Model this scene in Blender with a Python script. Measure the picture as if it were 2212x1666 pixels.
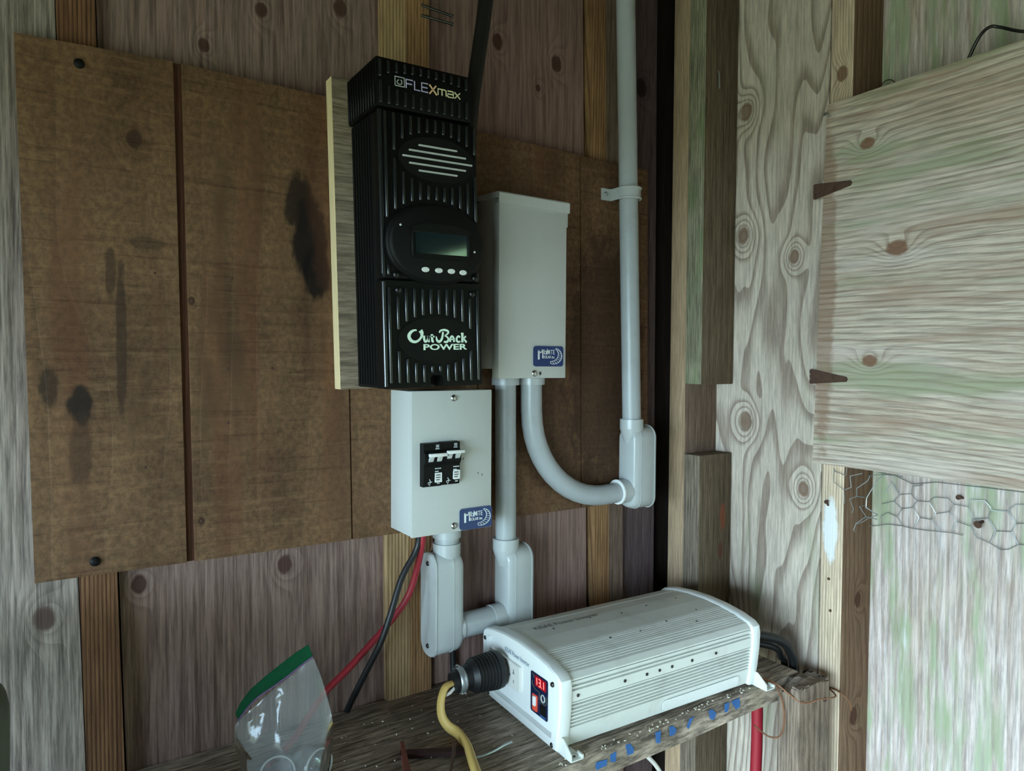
import bpy, bmesh, math, random
from mathutils import Vector, Matrix

random.seed(7)
scene = bpy.context.scene
col = scene.collection
for o in list(bpy.data.objects):
    bpy.data.objects.remove(o, do_unlink=True)

# ------------------------------------------------------------------ camera
cam_d = bpy.data.cameras.new('camera')
cam_d.sensor_width = 36.0
cam_d.lens = 1490.0 / 2212.0 * 36.0
cam_d.clip_start = 0.01
cam = bpy.data.objects.new('camera', cam_d)
col.objects.link(cam)
_yaw, _pit, _rol = math.radians(33.9), math.radians(1.95), math.radians(0.32)
_F = Vector((math.sin(_yaw) * math.cos(_pit), math.cos(_yaw) * math.cos(_pit), -math.sin(_pit)))
_r = Vector((math.cos(_yaw), -math.sin(_yaw), 0.0))
_u = _r.cross(_F)
_r2 = math.cos(_rol) * _r + math.sin(_rol) * _u
_u2 = math.cos(_rol) * _u - math.sin(_rol) * _r
_M = Matrix((_r2, _u2, -_F)).transposed().to_4x4()
_M.translation = Vector((0.0, 0.0, 1.5))
cam.matrix_world = _M
scene.camera = cam

# ------------------------------------------------------------------ world, daylight, exposure
world = bpy.data.worlds.new('overcast_sky')
scene.world = world
world.use_nodes = True
_bg = world.node_tree.nodes['Background']
_bg.inputs[0].default_value = (0.60, 0.84, 1.0, 1.0)
_bg.inputs[1].default_value = 4.0


def portal(name, loc, rot, sx, sy):
    """sampling portal standing in a real opening of the shed (gives no light of its own)"""
    d = bpy.data.lights.new(name, 'AREA')
    d.shape = 'RECTANGLE'
    d.size, d.size_y = sx, sy
    d.cycles.is_portal = True
    o = bpy.data.objects.new(name, d)
    o.location = loc
    o.rotation_euler = rot
    col.objects.link(o)


LEFT_X, FRONT_Y, CEIL_Z = -1.35, -1.7, 2.45
DOOR = (-1.25, 0.70, 0.0, 1.62)          # y0, y1, z0, z1 of the opening in the left wall
SIDE = (-0.85, -0.25, 0.40, 1.905)        # opening in the right wall, nearer than the frame
portal('portal_left', (LEFT_X - 0.05, (DOOR[0] + DOOR[1]) / 2, (DOOR[2] + DOOR[3]) / 2),
       (0, math.radians(-90), 0), DOOR[3] - DOOR[2], DOOR[1] - DOOR[0])
portal('portal_right', (1.25, (SIDE[0] + SIDE[1]) / 2, (SIDE[2] + SIDE[3]) / 2),
       (0, math.radians(90), 0), SIDE[3] - SIDE[2], SIDE[1] - SIDE[0])

vs = scene.view_settings
vs.view_transform = 'Standard'
vs.look = 'None'
vs.exposure = 2.55
vs.gamma = 1.0
vs.use_curve_mapping = False
scene.cycles.max_bounces = 6
scene.cycles.use_adaptive_sampling = True
scene.cycles.adaptive_threshold = 0.04
scene.cycles.diffuse_bounces = 3
scene.cycles.transparent_max_bounces = 12
scene.cycles.sample_clamp_indirect = 6.0
scene.cycles.use_denoising = True


# ------------------------------------------------------------------ node helper
def srgb(r, g, b):
    f = lambda c: (c / 255 / 12.92) if c / 255 <= 0.04045 else ((c / 255 + 0.055) / 1.055) ** 2.4
    return (f(r), f(g), f(b), 1.0)


class V:
    """wraps a float socket so shader maths reads like arithmetic"""
    def __init__(self, g, s):
        self.g, self.s = g, s

    def _m(self, op, b=None, c=None):
        return self.g.math(op, self, b, c)
    def __add__(self, b): return self._m('ADD', b)
    __radd__ = __add__
    def __sub__(self, b): return self._m('SUBTRACT', b)
    def __rsub__(self, b): return self.g.math('SUBTRACT', b, self)
    def __mul__(self, b): return self._m('MULTIPLY', b)
    __rmul__ = __mul__
    def __truediv__(self, b): return self._m('DIVIDE', b)
    def fract(self): return self._m('FRACT')
    def exp(self): return self._m('EXPONENT')
    def sqrt(self): return self._m('SQRT')
    def sin(self): return self._m('SINE')
    def abs(self): return self._m('ABSOLUTE')
    def max(self, b): return self._m('MAXIMUM', b)
    def min(self, b): return self._m('MINIMUM', b)


class Graph:
    def __init__(self, name):
        self.mat = bpy.data.materials.new(name)
        self.mat.use_nodes = True
        self.nt = self.mat.node_tree
        self.bsdf = self.nt.nodes['Principled BSDF']
        self._sep = None

    def new(self, t):
        return self.nt.nodes.new(t)

    def link(self, a, b):
        self.nt.links.new(a, b)

    def put(self, sock, x):
        if isinstance(x, V):
            self.link(x.s, sock)
        elif hasattr(x, 'is_output'):
            self.link(x, sock)
        else:
            sock.default_value = x

    def math(self, op, a, b=None, c=None):
        n = self.new('ShaderNodeMath')
        n.operation = op
        for i, x in enumerate((a, b, c)):
            if x is not None:
                self.put(n.inputs[i], x)
        return V(self, n.outputs[0])

    def xyz(self):
        if self._sep is None:
            tc = self.new('ShaderNodeTexCoord')
            s = self.new('ShaderNodeSeparateXYZ')
            self.link(tc.outputs['Object'], s.inputs[0])
            self._sep = {k: V(self, s.outputs[i]) for i, k in enumerate('xyz')}
        return self._sep

    def vec(self, x, y, z=0.0):
        n = self.new('ShaderNodeCombineXYZ')
        for i, q in enumerate((x, y, z)):
            self.put(n.inputs[i], q)
        return n.outputs[0]

    def noise(self, vec, scale=1.0, detail=2.0, rough=0.5, dist=0.0):
        n = self.new('ShaderNodeTexNoise')
        self.link(vec, n.inputs['Vector'])
        n.inputs['Scale'].default_value = scale
        n.inputs['Detail'].default_value = detail
        n.inputs['Roughness'].default_value = rough
        n.inputs['Distortion'].default_value = dist
        return V(self, n.outputs['Fac'])

    def step(self, x, a, b, lo=0.0, hi=1.0):
        n = self.new('ShaderNodeMapRange')
        n.interpolation_type = 'SMOOTHSTEP'
        self.put(n.inputs['Value'], x)
        n.inputs['From Min'].default_value = a
        n.inputs['From Max'].default_value = b
        n.inputs['To Min'].default_value = lo
        n.inputs['To Max'].default_value = hi
        return V(self, n.outputs['Result'])

    def mix(self, fac, a, b, mode='MIX'):
        n = self.new('ShaderNodeMix')
        n.data_type = 'RGBA'
        n.blend_type = mode
        self.put(n.inputs[0], fac)
        self.put(n.inputs[6], a)
        self.put(n.inputs[7], b)
        return n.outputs[2]

    def bump(self, h, strength=0.3, dist=0.002):
        n = self.new('ShaderNodeBump')
        n.inputs['Strength'].default_value = strength
        n.inputs['Distance'].default_value = dist
        self.put(n.inputs['Height'], h)
        self.link(n.outputs[0], self.bsdf.inputs['Normal'])

    def done(self, color, rough=0.8, metal=0.0, spec=None):
        self.put(self.bsdf.inputs['Base Color'], color)
        self.put(self.bsdf.inputs['Roughness'], rough)
        self.put(self.bsdf.inputs['Metallic'], metal)
        if spec is not None:
            self.bsdf.inputs['Specular IOR Level'].default_value = spec
        return self.mat


def plain(name, c, rough=0.5, metal=0.0, var=0.06, scale=60.0, bump=0.0, spec=None, dirt=None):
    """an even coat with a little mottling (and optional grime of its own shape)"""
    g = Graph(name)
    p = g.xyz()
    v = g.vec(p['x'], p['y'], p['z'])
    n = g.noise(v, scale, 3.0)
    base = g.mix(n, tuple(max(0, x * (1 - var)) for x in c[:3]) + (1,), tuple(min(1, x * (1 + var)) for x in c[:3]) + (1,))
    if dirt:
        dc, amt, ds = dirt
        m = g.step(g.noise(v, ds, 5.0, 0.65), 0.52, 0.78, 0.0, amt)
        base = g.mix(m, base, dc)
    if bump:
        g.bump(g.noise(v, scale * 6, 3.0), bump, 0.0006)
    return g.done(base, rough, metal, spec)


def wood(name, light, dark, uv='xz', K=40.0, amp=3.0, fu=5.0, fv=0.9, sharp=0.45, ring=0.6,
         fiber=0.35, ff=(320.0, 14.0), blotch=0.35, bf=(5.0, 2.0), blotch_col=None, knots=(), knot_col=None,
         moss=None, kamp=3.0, streak=0.35, sf=(70.0, 1.6), rough=0.88, bump=0.35, seed=0.0, marks=()):
    """sawn or peeled wood: growth-ring lines, fibre, stains, knots, algae. uv = letters of (across, along) the grain"""
    g = Graph(name)
    p = g.xyz()
    u, v = p[uv[0]], p[uv[1]]
    w = p[[k for k in 'xyz' if k not in uv][0]]
    u0 = u
    u = u + w * 0.35
    warp = g.noise(g.vec(u * fu, v * fv, seed), 1.0, 3.0, 0.42)
    field = u * K + warp * amp
    core = kn_ = mk_ = None
    for (ku, kv, kr) in knots:
        du, dv = (u0 - ku) / kr, (v - kv) / (kr * 1.35)
        q = du * du + dv * dv
        field = field + (q * -0.30).exp() * kamp
        kn_ = g.noise(g.vec(u * 90, v * 90, seed), 1.0, 1.0) * 0.7 if kn_ is None else kn_
        c = g.step(q + kn_, 1.65, 0.9)
        core = c if core is None else core.max(c)
    r = field.fract()
    tone = g.step(r, sharp, 0.93) * g.step(r, 1.0, 0.965)
    fib = g.noise(g.vec(u * ff[0], v * ff[1], seed + 7), 1.0, 4.0, 0.72)
    big = g.noise(g.vec(u * bf[0], v * bf[1], seed + 11), 1.0, 3.0, 0.6)
    stk = g.step(g.noise(g.vec(u * sf[0], v * sf[1], seed + 17), 1.0, 3.0, 0.7), 0.55, 0.68)
    colr = g.mix(tone * ring, light, dark)
    bc = blotch_col or dark
    colr = g.mix(g.step(big, 0.42, 0.72, 0.0, blotch), colr, bc)
    colr = g.mix(stk * streak, colr, dark)
    shade = g.step(fib, 0.32, 0.68, 1.0 - fiber * 1.25, 1.0 + fiber * 0.45)
    colr = g.mix(1.0, colr, g.vec(shade, shade, shade), 'MULTIPLY')
    for k_, (mc, (mu, mv), th, amt) in enumerate(moss if isinstance(moss, list) else [moss] if moss else []):
        m = g.step(g.noise(g.vec(u * mu, v * mv, seed + 23 + 5 * k_), 1.0, 3.0, 0.68), th, th + 0.14, 0.0, amt)
        m = m * g.step(fib, 0.32, 0.62, 0.45, 1.0)
        colr = g.mix(m, colr, mc)
    if core is not None:
        kc = knot_col or dark
        colr = g.mix(core * 0.85, colr, kc)
    for (mu_, mv_, ru, rv, mc, amt) in marks:         # scorches / stains at their own places
        du, dv = (u0 - mu_) / ru, (v - mv_) / rv
        mk_ = (g.noise(g.vec(u * 45, v * 22, seed + 5), 1.0, 3.0, 0.7) - 0.5) * 1.1 if mk_ is None else mk_
        q = (du * du + dv * dv).sqrt() + mk_
        colr = g.mix(g.step(q, 1.12, 0.72, 0.0, amt), colr, mc)
    if bump:
        g.bump(fib * 0.6 + tone * -0.5 + stk * -0.6, bump, 0.0012)
    return g.done(colr, rough, 0.0, 0.25)


# ------------------------------------------------------------------ mesh helpers
def obj(name, bm, mat, parent=None, smooth=38, kind=None):
    me = bpy.data.meshes.new(name)
    bmesh.ops.recalc_face_normals(bm, faces=bm.faces[:])
    bm.to_mesh(me)
    bm.free()
    for m in (mat if isinstance(mat, (list, tuple)) else [mat]):
        me.materials.append(m)
    if smooth:
        me.polygons.foreach_set('use_smooth', [True] * len(me.polygons))
        me.set_sharp_from_angle(angle=math.radians(smooth))
    o = bpy.data.objects.new(name, me)
    col.objects.link(o)
    if parent:
        o.parent = parent
    if kind:
        o['kind'] = kind
    return o


def tag(o, label, cat, group=None):
    o['label'] = label
    o['category'] = cat
    if group:
        o['group'] = group
    return o


def thing(name, label, cat, loc=(0, 0, 0), rot=(0, 0, 0), group=None):
    o = bpy.data.objects.new(name, None)
    o.empty_display_size = 0.02
    o.location = loc
    o.rotation_euler = rot
    col.objects.link(o)
    return tag(o, label, cat, group)


def B():
    return bmesh.new()


def box(bm, x0, x1, y0, y1, z0, z1, bev=0.0, seg=2, shear=None):
    vs_ = [bm.verts.new((x, y, z)) for x in (x0, x1) for y in (y0, y1) for z in (z0, z1)]
    fs = [bm.faces.new([vs_[i] for i in q]) for q in ((0, 1, 3, 2), (4, 6, 7, 5), (0, 4, 5, 1), (2, 3, 7, 6), (0, 2, 6, 4), (1, 5, 7, 3))]
    bmesh.ops.recalc_face_normals(bm, faces=fs)
    if bev:
        es = list({e for f in fs for e in f.edges})
        bmesh.ops.bevel(bm, geom=es, offset=bev, segments=seg, affect='EDGES', profile=0.5)
    return bm


def frame_to(d):
    d = Vector(d).normalized()
    a = Vector((0, 0, 1)) if abs(d.z) < 0.9 else Vector((1, 0, 0))
    x = a.cross(d).normalized()
    return x, d.cross(x).normalized()


def smooth_path(pts, n=6):
    """Catmull-Rom through the points"""
    P = [Vector(p) for p in pts]
    if len(P) < 3:
        return P
    P = [P[0] * 2 - P[1]] + P + [P[-1] * 2 - P[-2]]
    out = []
    for i in range(1, len(P) - 2):
        a, b, c, d = P[i - 1:i + 3]
        for k in range(n):
            t = k / n
            out.append(0.5 * ((2 * b) + (c - a) * t + (2 * a - 5 * b + 4 * c - d) * t * t + (3 * b - a - 3 * c + d) * t ** 3))
    out.append(P[-2])
    return out


def tube(bm, pts, r, n=12, flat=1.0, cap=True):
    """tube through pts; r a number or one per point; flat squashes the section"""
    P = [Vector(p) for p in pts]
    rs = r if isinstance(r, (list, tuple)) else [r] * len(P)
    T = [(P[min(i + 1, len(P) - 1)] - P[max(i - 1, 0)]).normalized() for i in range(len(P))]
    x, y = frame_to(T[0])
    rings = []
    for i, p in enumerate(P):
        if i:
            q = T[i - 1].rotation_difference(T[i])
            x = (q @ x).normalized()
            y = T[i].cross(x).normalized()
        rings.append([bm.verts.new(p + (x * math.cos(a) + y * math.sin(a) * flat) * rs[i]) for a in (2 * math.pi * k / n for k in range(n))])
    for a, b in zip(rings, rings[1:]):
        for k in range(n):
            bm.faces.new((a[k], a[(k + 1) % n], b[(k + 1) % n], b[k]))
    if cap:
        bm.faces.new(rings[0][::-1])
        bm.faces.new(rings[-1])
    return bm


def cyl(bm, a, b, r, n=16, r2=None, cap=True):
    return tube(bm, [a, b], [r, r if r2 is None else r2], n, cap=cap)


def prism(bm, poly, fn0, fn1, cap=True):
    """poly: 2D points; fn0/fn1 map a 2D point to the near and the far 3D outline"""
    a = [bm.verts.new(fn0(*p)) for p in poly]
    b = [bm.verts.new(fn1(*p)) for p in poly]
    n = len(poly)
    for i in range(n):
        bm.faces.new((a[i], a[(i + 1) % n], b[(i + 1) % n], b[i]))
    if cap:
        bm.faces.new(a[::-1])
        bm.faces.new(b)
    return bm


def plate(bm, poly, y0, y1):
    """outline in x,z standing between two y depths"""
    return prism(bm, poly, lambda x, z: (x, y0, z), lambda x, z: (x, y1, z))


def plate_x(bm, poly, x0, x1):
    return prism(bm, poly, lambda y, z: (x0, y, z), lambda y, z: (x1, y, z))


def rrect(x0, x1, z0, z1, r, n=4):
    out = []
    for cx, cz, a0 in ((x1 - r, z1 - r, 0), (x0 + r, z1 - r, 90), (x0 + r, z0 + r, 180), (x1 - r, z0 + r, 270)):
        for k in range(n + 1):
            a = math.radians(a0 + 90 * k / n)
            out.append((cx + r * math.cos(a), cz + r * math.sin(a)))
    return out


def ellipse(cx, cz, rx, rz, n=40, p=2.0):
    out = []
    for k in range(n):
        a = 2 * math.pi * k / n
        c, s = math.cos(a), math.sin(a)
        out.append((cx + rx * math.copysign(abs(c) ** (2 / p), c), cz + rz * math.copysign(abs(s) ** (2 / p), s)))
    return out


def ribbon(bm, pts, ws, fn, h=0.0004):
    """a drawn stroke with a width per point; fn(x, z, lift) -> 3D"""
    P = [Vector((p[0], p[1])) for p in pts]
    ws = ws if isinstance(ws, (list, tuple)) else [ws] * len(P)
    L, R = [], []
    for i, p in enumerate(P):
        d = (P[min(i + 1, len(P) - 1)] - P[max(i - 1, 0)])
        d = d.normalized() if d.length else Vector((1, 0))
        nrm = Vector((-d.y, d.x)) * ws[i] / 2
        L.append(p + nrm)
        R.append(p - nrm)
    t = [[bm.verts.new(fn(q.x, q.y, h)) for q in S] for S in (L, R)]
    b = [[bm.verts.new(fn(q.x, q.y, 0.0)) for q in S] for S in (L, R)]
    for i in range(len(P) - 1):
        bm.faces.new((t[0][i], t[0][i + 1], t[1][i + 1], t[1][i]))
        bm.faces.new((t[0][i], b[0][i], b[0][i + 1], t[0][i + 1]))
        bm.faces.new((t[1][i], t[1][i + 1], b[1][i + 1], b[1][i]))
    bm.faces.new((t[0][0], t[1][0], b[1][0], b[0][0]))
    bm.faces.new((t[0][-1], b[0][-1], b[1][-1], t[1][-1]))
    return bm


def lettering(bm, s, fn, x0, z0, width, height, weight=0.0):
    """flat letters from the built-in typeface, fitted into width x height at (x0, z0)"""
    cu = bpy.data.curves.new('lettering', 'FONT')
    cu.body = s
    cu.resolution_u = 3
    cu.offset = weight
    cu.fill_mode = 'FRONT'
    o = bpy.data.objects.new('lettering', cu)
    col.objects.link(o)
    dg = bpy.context.evaluated_depsgraph_get()
    me = bpy.data.meshes.new_from_object(o.evaluated_get(dg))
    xs = [v.co.x for v in me.vertices]
    ys = [v.co.y for v in me.vertices]
    ax, bx, ay, by = min(xs), max(xs), min(ys), max(ys)
    vv = [bm.verts.new(fn(x0 + (v.co.x - ax) / (bx - ax) * width, z0 + (v.co.y - ay) / (by - ay) * height, 0.0004)) for v in me.vertices]
    for p in me.polygons:
        try:
            bm.faces.new([vv[i] for i in p.vertices])
        except ValueError:
            pass
    bpy.data.objects.remove(o, do_unlink=True)
    bpy.data.curves.remove(cu)
    bpy.data.meshes.remove(me)
    return bm


def screw(parent, p, d, r, mat, name='screw'):
    """pan-head screw with a cross slot standing on p, facing d"""
    d = Vector(d).normalized()
    x, y = frame_to(d)
    p = Vector(p)
    bm = B()
    tube(bm, [p - d * 0.001, p + d * r * 0.25, p + d * r * 0.55, p + d * r * 0.7], [r, r, r * 0.75, r * 0.35], 14)
    o = obj(name, bm, mat, parent)
    return o


# ------------------------------------------------------------------ materials
GREEN = srgb(92, 112, 78)
M = {}
M['siding_a'] = wood('weathered_siding', srgb(162, 148, 138), srgb(102, 84, 76), K=60, amp=7, fu=7, fv=0.5, sharp=0.3, ring=0.3, fiber=0.5, ff=(260, 10),
                     blotch=0.4, blotch_col=srgb(122, 106, 98), streak=0.45, sf=(80, 2.2), knots=[(-0.008, 1.202, 0.011)], knot_col=srgb(78, 58, 52), seed=1.0)
M['siding_b'] = wood('red_grey_siding', srgb(152, 125, 116), srgb(90, 64, 56), K=45, amp=7, fu=6, fv=0.45, sharp=0.3, ring=0.3, fiber=0.4, ff=(240, 9), blotch=0.5,
                     blotch_col=srgb(120, 99, 92), streak=0.5, sf=(48, 1.2), knots=[(0.349, 1.998, 0.010), (0.17, 1.901, 0.007), (0.241, 1.965, 0.008), (0.089, 1.222, 0.009), (0.268, 1.218, 0.010)],
                     knot_col=srgb(66, 40, 34), moss=(srgb(98, 100, 80), (7, 2.0), 0.58, 0.4), seed=4.0)  # sheet with its own reddish grey tone
M['siding_c'] = wood('pinkish_siding', srgb(152, 123, 113), srgb(92, 65, 57), K=40, amp=6, fu=6, fv=0.45, sharp=0.3, ring=0.28, fiber=0.32, ff=(200, 8), blotch=0.45,
                     blotch_col=srgb(112, 90, 78), streak=0.5, sf=(36, 0.9), knots=[(0.613, 2.02, 0.010), (0.734, 2.014, 0.011), (0.695, 1.964, 0.005)], knot_col=srgb(66, 40, 32), seed=8.0)
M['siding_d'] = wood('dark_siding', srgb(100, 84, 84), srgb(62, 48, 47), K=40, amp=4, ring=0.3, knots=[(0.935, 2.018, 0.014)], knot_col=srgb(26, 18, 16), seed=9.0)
M['stud_red'] = wood('reddish_stud', srgb(138, 100, 70), srgb(74, 42, 29), K=230, amp=6, fu=5, fv=0.3, ring=0.75, fiber=0.3, seed=12.0, blotch_col=srgb(60, 32, 24), blotch=0.55, bf=(8, 2.2))
M['stud_tan'] = wood('tan_stud', srgb(186, 156, 116), srgb(118, 84, 56), K=190, amp=7, fu=5, fv=0.3, ring=0.75, fiber=0.25, seed=15.0, blotch=0.3)
M['stud_tan2'] = wood('ochre_stud', srgb(168, 130, 90), srgb(102, 66, 42), K=170, amp=8, fu=8, fv=0.5, ring=0.7, fiber=0.3, seed=16.0, blotch=0.45)
M['panel'] = wood('brown_stained_plywood', srgb(122, 92, 65), srgb(76, 51, 36), K=18, amp=5, fu=5, fv=1.0, sharp=0.35, ring=0.25, fiber=0.30, ff=(150, 110),
                  blotch=0.7, blotch_col=srgb(80, 56, 40), bf=(8, 5), streak=0.45, sf=(5, 110), seed=21.0, rough=0.66, bump=0.35, moss=[(srgb(136, 106, 76), (12, 90), 0.52, 0.42), (srgb(98, 56, 38), (16, 0.9), 0.55, 0.45), (srgb(58, 40, 28), (11, 2.2), 0.54, 0.55)],
                  knots=[(0.088, 1.762, 0.009), (0.149, 1.574, 0.004), (0.158, 1.297, 0.004)], knot_col=srgb(60, 40, 28),
                  marks=[(0.284, 1.712, 0.020, 0.045, srgb(40, 31, 25), 0.9), (0.298, 1.665, 0.026, 0.055, srgb(30, 23, 19), 0.95), (0.306, 1.625, 0.020, 0.045, srgb(22, 16, 13), 0.95),
                         (0.029, 1.446, 0.013, 0.024, srgb(30, 24, 20), 0.9), (0.000, 1.470, 0.011, 0.024, srgb(40, 29, 22), 0.75),
                         (0.030, 1.395, 0.012, 0.05, srgb(62, 45, 34), 0.6), (0.062, 1.60, 0.006, 0.03, srgb(60, 43, 32), 0.7), (0.072, 1.520, 0.006, 0.10, srgb(56, 40, 30), 0.75),
                         (0.100, 1.640, 0.022, 0.008, srgb(62, 47, 35), 0.6), (0.83, 1.50, 0.10, 0.25, srgb(52, 33, 23), 0.7), (0.71, 1.4, 0.06, 0.12, srgb(54, 35, 24), 0.5), (0.318, 1.75, 0.025, 0.15, srgb(92, 58, 42), 0.35), (0.34, 1.36, 0.02, 0.12, srgb(88, 56, 42), 0.3)])
M['groove'] = wood('red_brown_groove', srgb(92, 58, 42), srgb(58, 34, 25), K=200, amp=3, ring=0.4, fiber=0.3, seed=22.0)
M['backing'] = wood('grey_backing_board', srgb(164, 148, 126), srgb(104, 90, 76), K=30, amp=3, uv='zx', ring=0.35, fiber=0.4, ff=(220, 14), seed=25.0, blotch=0.35)
M['cut_edge'] = wood('fresh_cut_edge', srgb(236, 214, 170), srgb(200, 170, 120), uv='yz', K=400, amp=1, ring=0.4, fiber=0.1, bump=0.05, blotch=0.1, streak=0.1)
M['swirl'] = wood('rotary_cut_plywood', srgb(212, 197, 182), srgb(130, 108, 94), uv='yz', K=28, amp=22, fu=4.6, fv=0.85, sharp=0.42, ring=0.68, fiber=0.25, ff=(260, 16), kamp=4.0,
                  knots=[(0.838, 1.969, 0.013), (0.841, 1.739, 0.013), (0.733, 1.687, 0.010), (0.828, 1.391, 0.014), (0.706, 1.282, 0.011)], knot_col=srgb(124, 98, 82),
                  moss=(srgb(136, 150, 114), (11, 1.6), 0.55, 0.55), blotch=0.2, streak=0.2, sf=(50, 1.2), seed=31.0)
M['stud_far'] = wood('pale_corner_stud', srgb(200, 172, 140), srgb(126, 96, 74), uv='yz', K=260, amp=7, fu=6, fv=0.3, ring=0.7, fiber=0.25, seed=35.0, blotch=0.25)
M['stud_far_side'] = wood('brown_corner_stud', srgb(130, 108, 93), srgb(88, 70, 58), uv='xz', K=60, amp=4, fv=0.4, ring=0.3, seed=36.0)
M['stud_near'] = wood('weathered_stud', srgb(118, 102, 82), srgb(72, 59, 46), uv='xz', K=70, amp=5, fv=0.4, ring=0.3, fiber=0.4, seed=38.0, blotch=0.55,
                      marks=[(1.061, 1.209, 0.009, 0.03, srgb(134, 74, 46), 0.7), (1.055, 1.144, 0.006, 0.018, srgb(92, 52, 38), 0.8)])
M['stud_moss'] = wood('algae_green_stud', srgb(158, 152, 128), srgb(108, 104, 84), uv='yz', K=200, amp=4, ring=0.4, fiber=0.45, seed=39.0, moss=(srgb(112, 130, 92), (20, 6), 0.47, 0.6))
M['stud_grey'] = wood('grey_stud_edge', srgb(140, 125, 109), srgb(94, 82, 70), uv='yz', K=150, amp=4, ring=0.4, fiber=0.45, seed=40.0)
M['stud_white'] = wood('pale_stud_edge', srgb(226, 204, 178), srgb(158, 122, 94), uv='yz', K=200, amp=6, fu=6, fv=0.4, ring=0.55, fiber=0.25, seed=43.0, blotch=0.2, knots=[(0.652, 1.975, 0.010)], knot_col=srgb(120, 86, 66),
                       marks=[(0.656, 1.225, 0.014, 0.055, srgb(236, 238, 240), 0.85)])
M['stud_brown'] = wood('brown_stud_side', srgb(142, 114, 91), srgb(90, 61, 43), uv='xz', K=60, amp=7, fu=8, fv=1.0, ring=0.45, fiber=0.3, seed=44.0,
                       knots=[(1.135, 1.10, 0.010), (1.13, 0.90, 0.012)], knot_col=srgb(74, 44, 32))
M['green_ply'] = wood('algae_stained_plywood', srgb(218, 202, 196), srgb(156, 130, 116), uv='yz', K=50, amp=12, fu=6, fv=0.5, sharp=0.3, ring=0.45, fiber=0.32, ff=(220, 12),
                      moss=[(srgb(150, 130, 108), (34, 5), 0.56, 0.6), (srgb(142, 164, 120), (20, 3.0), 0.46, 0.75), (srgb(226, 220, 220), (40, 5), 0.57, 0.7)], blotch=0.4, blotch_col=srgb(172, 150, 126), bf=(16, 4), streak=0.32, sf=(75, 3.5), seed=47.0)
M['hatch'] = wood('horizontal_grain_plywood', srgb(208, 192, 176), srgb(130, 103, 86), uv='zy', K=95, amp=16, fu=3.2, fv=1.2, sharp=0.42, ring=0.50, fiber=0.30, ff=(330, 14), kamp=3.0,
                  knots=[(0.512, -0.074, 0.009), (0.343, -0.124, 0.0125), (0.172, -0.086, 0.0095)], knot_col=srgb(122, 84, 62),
                  moss=[(srgb(214, 200, 194), (9, 2.0), 0.50, 0.45), (srgb(154, 120, 98), (26, 3), 0.54, 0.50), (srgb(130, 146, 106), (17, 2.4), 0.52, 0.62)], blotch=0.3, blotch_col=srgb(160, 126, 98), bf=(18, 3), streak=0.30, sf=(90, 2.5), seed=52.0,
                  marks=[(0.30, -0.008, 0.30, 0.020, srgb(128, 92, 68), 0.55)])
M['shelf'] = wood('dusty_grey_plank', srgb(184, 167, 150), srgb(110, 97, 86), uv='yx', K=60, amp=6, fu=8, fv=0.8, ring=0.4, fiber=0.6, ff=(260, 20), blotch=0.6,
                  blotch_col=srgb(122, 108, 92), bf=(11, 6), streak=0.4, sf=(70, 4), seed=57.0, rough=0.95, moss=(srgb(142, 132, 108), (12, 7), 0.52, 0.5),
                  marks=[(0.84, 0.44, 0.12, 0.05, srgb(84, 72, 54), 0.35)])
M['post'] = wood('split_grey_post', srgb(150, 136, 124), srgb(92, 80, 70), uv='yz', K=190, amp=5, ring=0.55, fiber=0.4, seed=61.0, blotch=0.5, blotch_col=srgb(150, 114, 84))
M['shed'] = wood('plain_shed_boards', srgb(140, 124, 106), srgb(96, 82, 68), uv='yz', K=20, amp=4, ring=0.4, seed=66.0)
M['shade_dark'] = wood('shade_dark_boards', srgb(52, 40, 34), srgb(30, 22, 18), uv='xz', K=20, amp=4, ring=0.4, seed=67.0)  # wood colour carries the shade of the deep corner gap
M['roof'] = wood('roof_boards', srgb(120, 104, 88), srgb(84, 70, 58), uv='yx', K=20, amp=4, ring=0.4, seed=68.0)
M['floor'] = plain('packed_dirt_floor', srgb(110, 98, 84), 0.95, var=0.25, scale=14, bump=0.3)
M['lawn'] = plain('grass_ground', srgb(120, 115, 90), 0.95, var=0.3, scale=6, bump=0.4)
M['pvc'] = plain('grey_pvc', srgb(186, 190, 190), 0.24, var=0.04, scale=40, dirt=(srgb(150, 144, 132), 0.25, 18), spec=0.5)
M['pvc_cond'] = plain('grey_pvc_pipe', srgb(174, 179, 181), 0.30, var=0.05, scale=40, dirt=(srgb(140, 136, 126), 0.35, 22), spec=0.4)
M['paint'] = plain('grey_enamel_steel', srgb(198, 200, 196), 0.42, var=0.03, scale=300, bump=0.05, dirt=(srgb(170, 166, 156), 0.2, 12), spec=0.4)
M['black'] = plain('black_cast_metal', srgb(14, 15, 16), 0.32, var=0.2, scale=120, bump=0.08, spec=0.5)
M['black_matt'] = plain('matt_black_plastic', srgb(13, 13, 13), 0.6, var=0.15, scale=200, bump=0.05, spec=0.22)
M['black_rib'] = plain('glossy_black_rib', srgb(20, 24, 26), 0.22, var=0.1, spec=0.9)
M['black_gloss'] = plain('glossy_black_paint', srgb(8, 8, 9), 0.5, var=0.1, scale=90, spec=0.22)
M['rubber'] = plain('black_rubber', srgb(22, 22, 23), 0.5, var=0.2, scale=300, bump=0.1)
M['silver'] = plain('pale_grey_slot', srgb(196, 200, 196), 0.4, var=0.03)
M['white_plastic'] = plain('white_plastic', srgb(236, 238, 236), 0.35, var=0.02, dirt=(srgb(200, 196, 184), 0.15, 20))
M['white_paint'] = plain('white_powder_coat', srgb(226, 228, 222), 0.42, var=0.03, scale=50, dirt=(srgb(182, 176, 160), 0.45, 16), spec=0.4)
M['outlet'] = plain('ivory_outlet', srgb(232, 230, 224), 0.35, var=0.02)
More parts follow.
